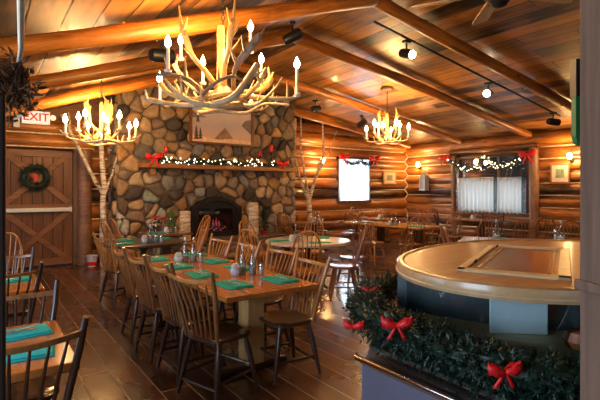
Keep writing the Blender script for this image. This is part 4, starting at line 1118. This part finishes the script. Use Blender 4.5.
for (x, y, lab) in ((6.68, 4.02, 'large glass carafe left on the table behind the salad bar'), (7.25, 3.3, 'large glass carafe near the grey post behind the salad bar')):
    BT.put((x, y, TZ), 0, lab, 'glass bottles', scale=(1.9, 1.9, 1.25))
SH.put((7.33, 3.42, TZ), 0, 'tall shaker beside the right carafe behind the salad bar', 'shakers', scale=(1.2, 1.2, 1.8))
t = thing('poinsettia', 'red poinsettia plant on the small hearth table', 'plant', (2.8, 8.75, TZ))
MB().lathe([(.06, 0), (.09, .12), (.08, .12), (.02, .1)], 14).build('pot', DARKW, t)
m = MB(); g_ = MB(); q = random.Random(3)
for (mb, n, zc) in ((m, 46, .26), (g_, 40, .19)):
    for i in range(n):
        a = q.random()*6.28; rr = q.uniform(.02, .16); c = Vector((rr*math.cos(a), rr*math.sin(a), zc+q.uniform(-.03, .06)-rr*.3)); d_ = Vector((math.cos(a), math.sin(a), q.uniform(-.1, .5)))*q.uniform(.06, .1); s = Vector((-math.sin(a), math.cos(a), 0))*.025
        mb.add([c, c+d_*.5+s, c+d_, c+d_*.5-s], [(0, 1, 2, 3)])
m.build('bracts', RED, t, solid=.002); g_.build('leaves', GREEN, t, solid=.002)

# ------------------------------------------------------------------ salad bar
SB = (2.4, 1.17, 0)
sb = thing('salad_bar', 'salad bar with a rounded wooden hood, glass guard and metal tray rail', 'salad bar', SB)
def sup(a, b, n, rot, cx, cy, k=72):
    o = []
    for i in range(k):
        t_ = 2*math.pi*i/k; c, s = math.cos(t_), math.sin(t_); u = a*math.copysign(abs(c)**(2/n), c); v = b*math.copysign(abs(s)**(2/n), s)
        o.append((cx+u*math.cos(rot)-v*math.sin(rot), cy+u*math.sin(rot)+v*math.cos(rot)))
    return o
def ell(k): return sup(.949*k, .641*k, 2.07, .158, 0, 0)
def ringed(m, spec):
    n = 72; vs = []
    for (k, z) in spec: vs += [(x, y, z) for (x, y) in ell(k)]
    fs = []
    for a in range(len(spec)-1): fs += [(a*n+i, a*n+(i+1) % n, (a+1)*n+(i+1) % n, (a+1)*n+i) for i in range(n)]
    m.add(vs, fs); return n, len(spec)
m = MB(); n, k = ringed(m, [(.97, 1.155), (.985, 1.158), (.985, 1.198), (.9, 1.201)]); m.add([(x, y, 1.155) for x, y in ell(.97)], [tuple(range(n))[::-1]]); m.add([(x, y, 1.201) for x, y in ell(.9)], [tuple(range(n))]); m.build('hood_top', BARTOP, sb)
m = MB(); ringed(m, [(.986, 1.15), (1.0, 1.152), (1.003, 1.16), (1.003, 1.185), (1.0, 1.2), (.985, 1.206), (.965, 1.206), (.955, 1.2005)]); m.build('rim_band', BARRIM, sb)
m = MB(); ringed(m, [(1.0035, 1.163), (1.007, 1.165), (1.007, 1.169), (1.0035, 1.171)]); m.build('rim_molding', plain('pale_strip', (.6, .45, .28), .35), sb)
m = MB(); ringed(m, [(.95, .86), (.955, .86), (.955, 1.152), (.95, 1.152)]); gl = m.build('glass_guard', GUARD, sb)
# frame and recessed panel in the hood
fa = math.radians(24); FM = Matrix.Translation((-.2, .02, 1.2)) @ Matrix.Rotation(fa, 4, 'Z')
m = MB()
for (x0, y0, x1, y1) in ((-.52, -.21, .51, -.165), (-.52, .175, .51, .21), (-.52, -.21, -.465, .21), (.455, -.21, .51, .21)): m.box(x0, y0, -.002, x1, y1, .012, FM)
m.build('panel_frame', plain('pale_inlay', (.85, .62, .32), .35), sb, bevel=.003)
m = MB()
for (x0, y0, x1, y1) in ((-.42, -.135, .42, -.125), (-.42, .125, .42, .135), (-.42, -.135, -.41, .135), (.41, -.135, .42, .135)): m.box(x0, y0, -.002, x1, y1, .006, FM)
m.build('inner_frame', BARTOP, sb)
MB().box(-.43, -.145, -.001, .43, .145, .003, FM).build('panel', wood('panel_wood', (.22, .11, .05), (.4, .22, .09), 0, .18, 14, .1, .03, 0, .6), sb)
for (x, y) in ((-.3, .17), (.38, .16)):
    MB().tube([FM @ Vector((x, y, .012)), FM @ Vector((x+.015, y-.003, .02)), FM @ Vector((x+.03, y, .013))], .005, 6).build('latch', BLACK, sb)
# cabinet below
X0, Y1 = 1.34, 1.43
cp = [(X0, -.9), (3.9, -.9), (3.9, 1.72), (1.72, 1.72), (X0, Y1)]
MB().prism([(x-SB[0], y-SB[1]) for x, y in cp], .1, .80).build('cabinet', CABIN, sb, bevel=.01)
MB().prism([((x+.12 if x < 1.7 else x)-SB[0], y-.02-SB[1]) for x, y in cp], .80, .86).build('upper_panel', CABIN, sb, bevel=.006)
MB().prism([(x*.98+.05-SB[0], y*.98-SB[1]) for x, y in cp], 0, .1).build('kick_base', BLACK, sb)
MB().prism([(x-SB[0]+(.03 if x < 3 else 0), y-SB[1]-.02) for x, y in cp], .86, .875).build('counter_deck', plain('deck_steel', (.05, .045, .04), .5, .3), sb)
for i, x in enumerate((X0-.03, X0+.095)):
    MB().tube([(x-SB[0], -.9-SB[1], .83), (x-SB[0], Y1-SB[1]+.0, .83), (x-SB[0]+.02, Y1-SB[1]+.02, .83)], .011, 10).build('tray_rail', CHROME, sb)
MB().box(X0-.02-SB[0], -.9-SB[1], .802, X0+.1-SB[0], Y1-.01-SB[1], .812).build('tray_shelf', plain('brown_shelf', (.12, .07, .05), .3), sb)
MB().tube([(X0-.006-SB[0], 1.2-SB[1], .7), (X0-.006-SB[0], .9-SB[1], .7)], .006, 6).build('handle', CHROME, sb)
# food wells and inside objects
MB().prism(ell(.9), .87, .985).build('food_well', plain('pale_counter', (.62, .52, .26), .5), sb, bevel=.01)
tag(MB().box(-.115, -.008, 0, .10, .0, .165, Matrix.Translation((1.71, .93, .986)) @ Matrix.Rotation(R(-42), 4, 'Z')).build('pale_patch_panel', plain('pale_blue_panel', (.8, .95, .97), .5, var=.03), bevel=.003), 'pale blue white panel standing in for a bright patch behind the glass guard', 'card')  # panel put in for the blue-white patch in the guard glass
m = MB(); PL = [(1.60, 1.46), (1.70, 1.16), (1.76, 1.02), (1.97, .74), (2.3, .6)]
for (a, b_) in zip(PL, PL[1:]):
    dx, dy = b_[0]-a[0], b_[1]-a[1]; L_ = math.hypot(dx, dy)
    m.box(0, 0, 0, L_, .012, .165, Matrix.Translation((a[0]-SB[0], a[1]-SB[1], .985)) @ Matrix.Rotation(math.atan2(dy, dx), 4, 'Z'))
m.build('inner_screen', plain('dark_teal_panel', (.03, .05, .055), .3), sb, smooth=False)
t = thing('pumpkin', 'small orange brown gourd on the counter under the glass', 'gourd', (1.72, .72, .986))
MB().lathe([(.005, .0), (.04, .004), (.055, .03), (.045, .06), (.012, .068)], 16).build('fruit', plain('gourd_skin', (.3, .1, .03), .5), t); MB().tube([(0, 0, .065), (.012, 0, .09), (.03, 0, .11)], [.007, .005, .004], 6).build('stem', DARKW, t)
# big garland around the glass guard
rg2 = random.Random(12)
gp = [(2.05, 1.86, .97), (1.8, 1.8, .98), (1.58, 1.66, .99), (1.42, 1.47, .99), (1.38, 1.27, .975), (1.37, 1.08, .97), (1.37, .9, .965), (1.41, .74, .96), (1.5, .6, .95), (1.63, .48, .94), (1.8, .38, .93), (2.0, .3, .93)]
t = thing('evergreen_garland', 'thick dark evergreen garland wrapped around the salad bar guard', 'garland', (1.4, 1.1, .86))
m = MB(); sprigs(m, gp, .088, 3600, .06, 12, .02, .0036, rg2); m.tube(gp, .05, 8); m.build('foliage', GREEN, t, off=t.location, smooth=False)
bow((1.29, 1.18, 1.03), .085, -50, 'red bow on the left front of the salad bar garland')
bow((1.53, 1.57, 1.06), .055, -60, 'small red bow at the far left of the salad bar garland')
bow((1.27, 1.40, .975), .065, -60, 'small red ribbon bow sticking out left of the salad bar garland', tails=False)
bow((1.30, .755, .99), .075, -35, 'red bow at the lower right of the salad bar garland')

# ------------------------------------------------------------------ foreground posts, hanging basket, green board
t = thing('timber_post', 'rough grey square timber post at the right edge of the view', 'post', (1.23, .38, 0), -29)
MB().box(-.09, -.09, 0, .09, .09, roof(1.23)-.03).build('timber', GREYW, t, bevel=.006)
MB().box(-.098, -.098, 1.30, .098, .098, 1.325).build('joint_strap', GREYW, t, bevel=.004)
t = thing('timber_post', 'dark timber post at the left edge of the view', 'post', (.006, 1.473, 0))
MB().box(-.05, -.05, 0, .05, .05, 1.80).build('timber', plain('dark_timber', (.03, .016, .01), .7), t, bevel=.008)
t = thing('green_board', 'narrow green board with a rounded bottom hung beside the grey post', 'board', (1.255, .535, 0), -35.4)
MB().prism([(-.012, 1.87), (-.012, 1.68), (-.008, 1.663), (.004, 1.656), (.06, 1.656), (.06, 1.87)], 0, .02, TM(0)).build('board', GREENB, t, smooth=False)
MB().box(-.014, -.024, 1.78, .06, .002, 1.875).build('top_panel', BLACK, t)
t = thing('hanging_basket', 'hanging bunch of dried foliage on cream cords in the upper left corner', 'plant', (.11, 1.761, 1.87))
zc = roof(.11)-1.87
for (dx, dy) in ((.02, 0), (-.012, .02), (-.012, -.02)): MB().tube([(-.02, .013, .0), (dx*.2, dy*.2, .14), (dx, dy, zc-.05)], [.002, .005, .012], 8).build('cord', CREAM, t)
q = random.Random(8); m = MB()
for i in range(520):
    a = Vector((q.gauss(0, 1), q.gauss(0, 1), q.gauss(0, .75))).normalized()*q.uniform(.02, .125); a.x -= .06; a.y += .04; a.z += .015
    d_ = Vector((q.gauss(0, 1), q.gauss(0, 1), q.gauss(0, .8))).normalized()*q.uniform(.03, .05); s = d_.orthogonal().normalized()*.009
    m.add([a, a+d_*.45+s, a+d_, a+d_*.45-s], [(0, 1, 2, 3)])
m.build('leaves', DRIED, t, solid=.001)
m = MB()
for i in range(26):
    e = Vector((q.gauss(0, 1), q.gauss(0, 1), q.gauss(0, .7))).normalized()*.15; m.tube([(0, 0, .1), e*.5+Vector((-.04, .025, 0)), e+Vector((-.06, .04, 0))], [.004, .003, .001], 5)
m.build('twigs', DRIED, t)

# ------------------------------------------------------------------ lights
def plight(loc, w, col=(1, .56, .22), r=.12, name='lamp_light'):
    l = bpy.data.lights.new(name, 'POINT'); l.energy = w; l.color = col; l.shadow_soft_size = r
    o = bpy.data.objects.new(name, l); COL.objects.link(o); o.location = loc; return o
def alight(loc, rot, sx, sy, w, col, name='daylight'):
    l = bpy.data.lights.new(name, 'AREA'); l.energy = w; l.color = col; l.shape = 'RECTANGLE'; l.size = sx; l.size_y = sy
    o = bpy.data.objects.new(name, l); COL.objects.link(o); o.location = loc; o.rotation_euler = [R(a) for a in rot]; return o
WARM = (1, .57, .20)
plight((1.8, 3.74, 2.85), 165, WARM, .3)
plight((1.62, 7.9, 2.75), 170, WARM, .25)
plight((7.5, 7.15, 3.0), 170, WARM, .25)
for (p, rz, lab) in SCN:
    a = math.radians(rz); plight((p[0]+math.sin(a)*.22, p[1]-math.cos(a)*.22, p[2]+.1), 60 if lab.find('small sconce') < 0 else 5, WARM, .06)
def slight(loc, tgt, w, ang=70, col=WARM):
    l = bpy.data.lights.new('spot_beam', 'SPOT'); l.energy = w; l.color = col; l.spot_size = R(ang); l.spot_blend = .6; l.shadow_soft_size = .05
    o = bpy.data.objects.new('spot_beam', l); COL.objects.link(o); o.location = loc
    o.rotation_euler = (Vector(tgt)-Vector(loc)).to_track_quat('-Z', 'Y').to_euler()
slight((5.62, 4.95, roof(5.72)-.34), (2.2, 3.2, .5), 160)
slight((8.0, 4.95, roof(8.1)-.32), (6.5, 2.5, .8), 160)
COOL = (.62, .80, 1)
alight(((W1[0]+W1[1])/2, YE+.4, 1.95), (-90, 0, 0), 1.4, 1.4, 1150, (.72, .87, 1))
alight((XR+.4, (W2[0]+W2[1])/2, 1.35), (0, 90, 0), .9, 2.2, 38, (.72, .87, 1))
for (a, b_, c_, d_) in LWH: alight((XL-.15, (a+b_)/2, (c_+d_)/2), (0, -90, 0), d_-c_, b_-a, 80 if a < 1 else 34, COOL)
for (a, b_, c_, d_) in BWH: alight(((a+b_)/2, YB-.15, (c_+d_)/2), (90, 0, 0), b_-a, d_-c_, 9, COOL)  # cool fill added through the unseen back wall's openings
w = bpy.data.worlds.new('world'); SC.world = w; w.use_nodes = True
w.node_tree.nodes['Background'].inputs[0].default_value = (.5, .62, .8, 1); w.node_tree.nodes['Background'].inputs[1].default_value = .03

# ------------------------------------------------------------------ camera
cd = bpy.data.cameras.new('camera'); co = bpy.data.objects.new('camera', cd); COL.objects.link(co)
co.location = (0, 0, 1.54); co.rotation_euler = (R(90), 0, R(-35.4)); cd.sensor_width = 36; cd.lens = 27; cd.shift_y = -.015; cd.clip_start = .05
SC.camera = co
vs_ = SC.view_settings; vs_.view_transform = 'Standard'; vs_.look = 'None'; vs_.exposure = 0.1; vs_.gamma = 1; vs_.use_curve_mapping = False
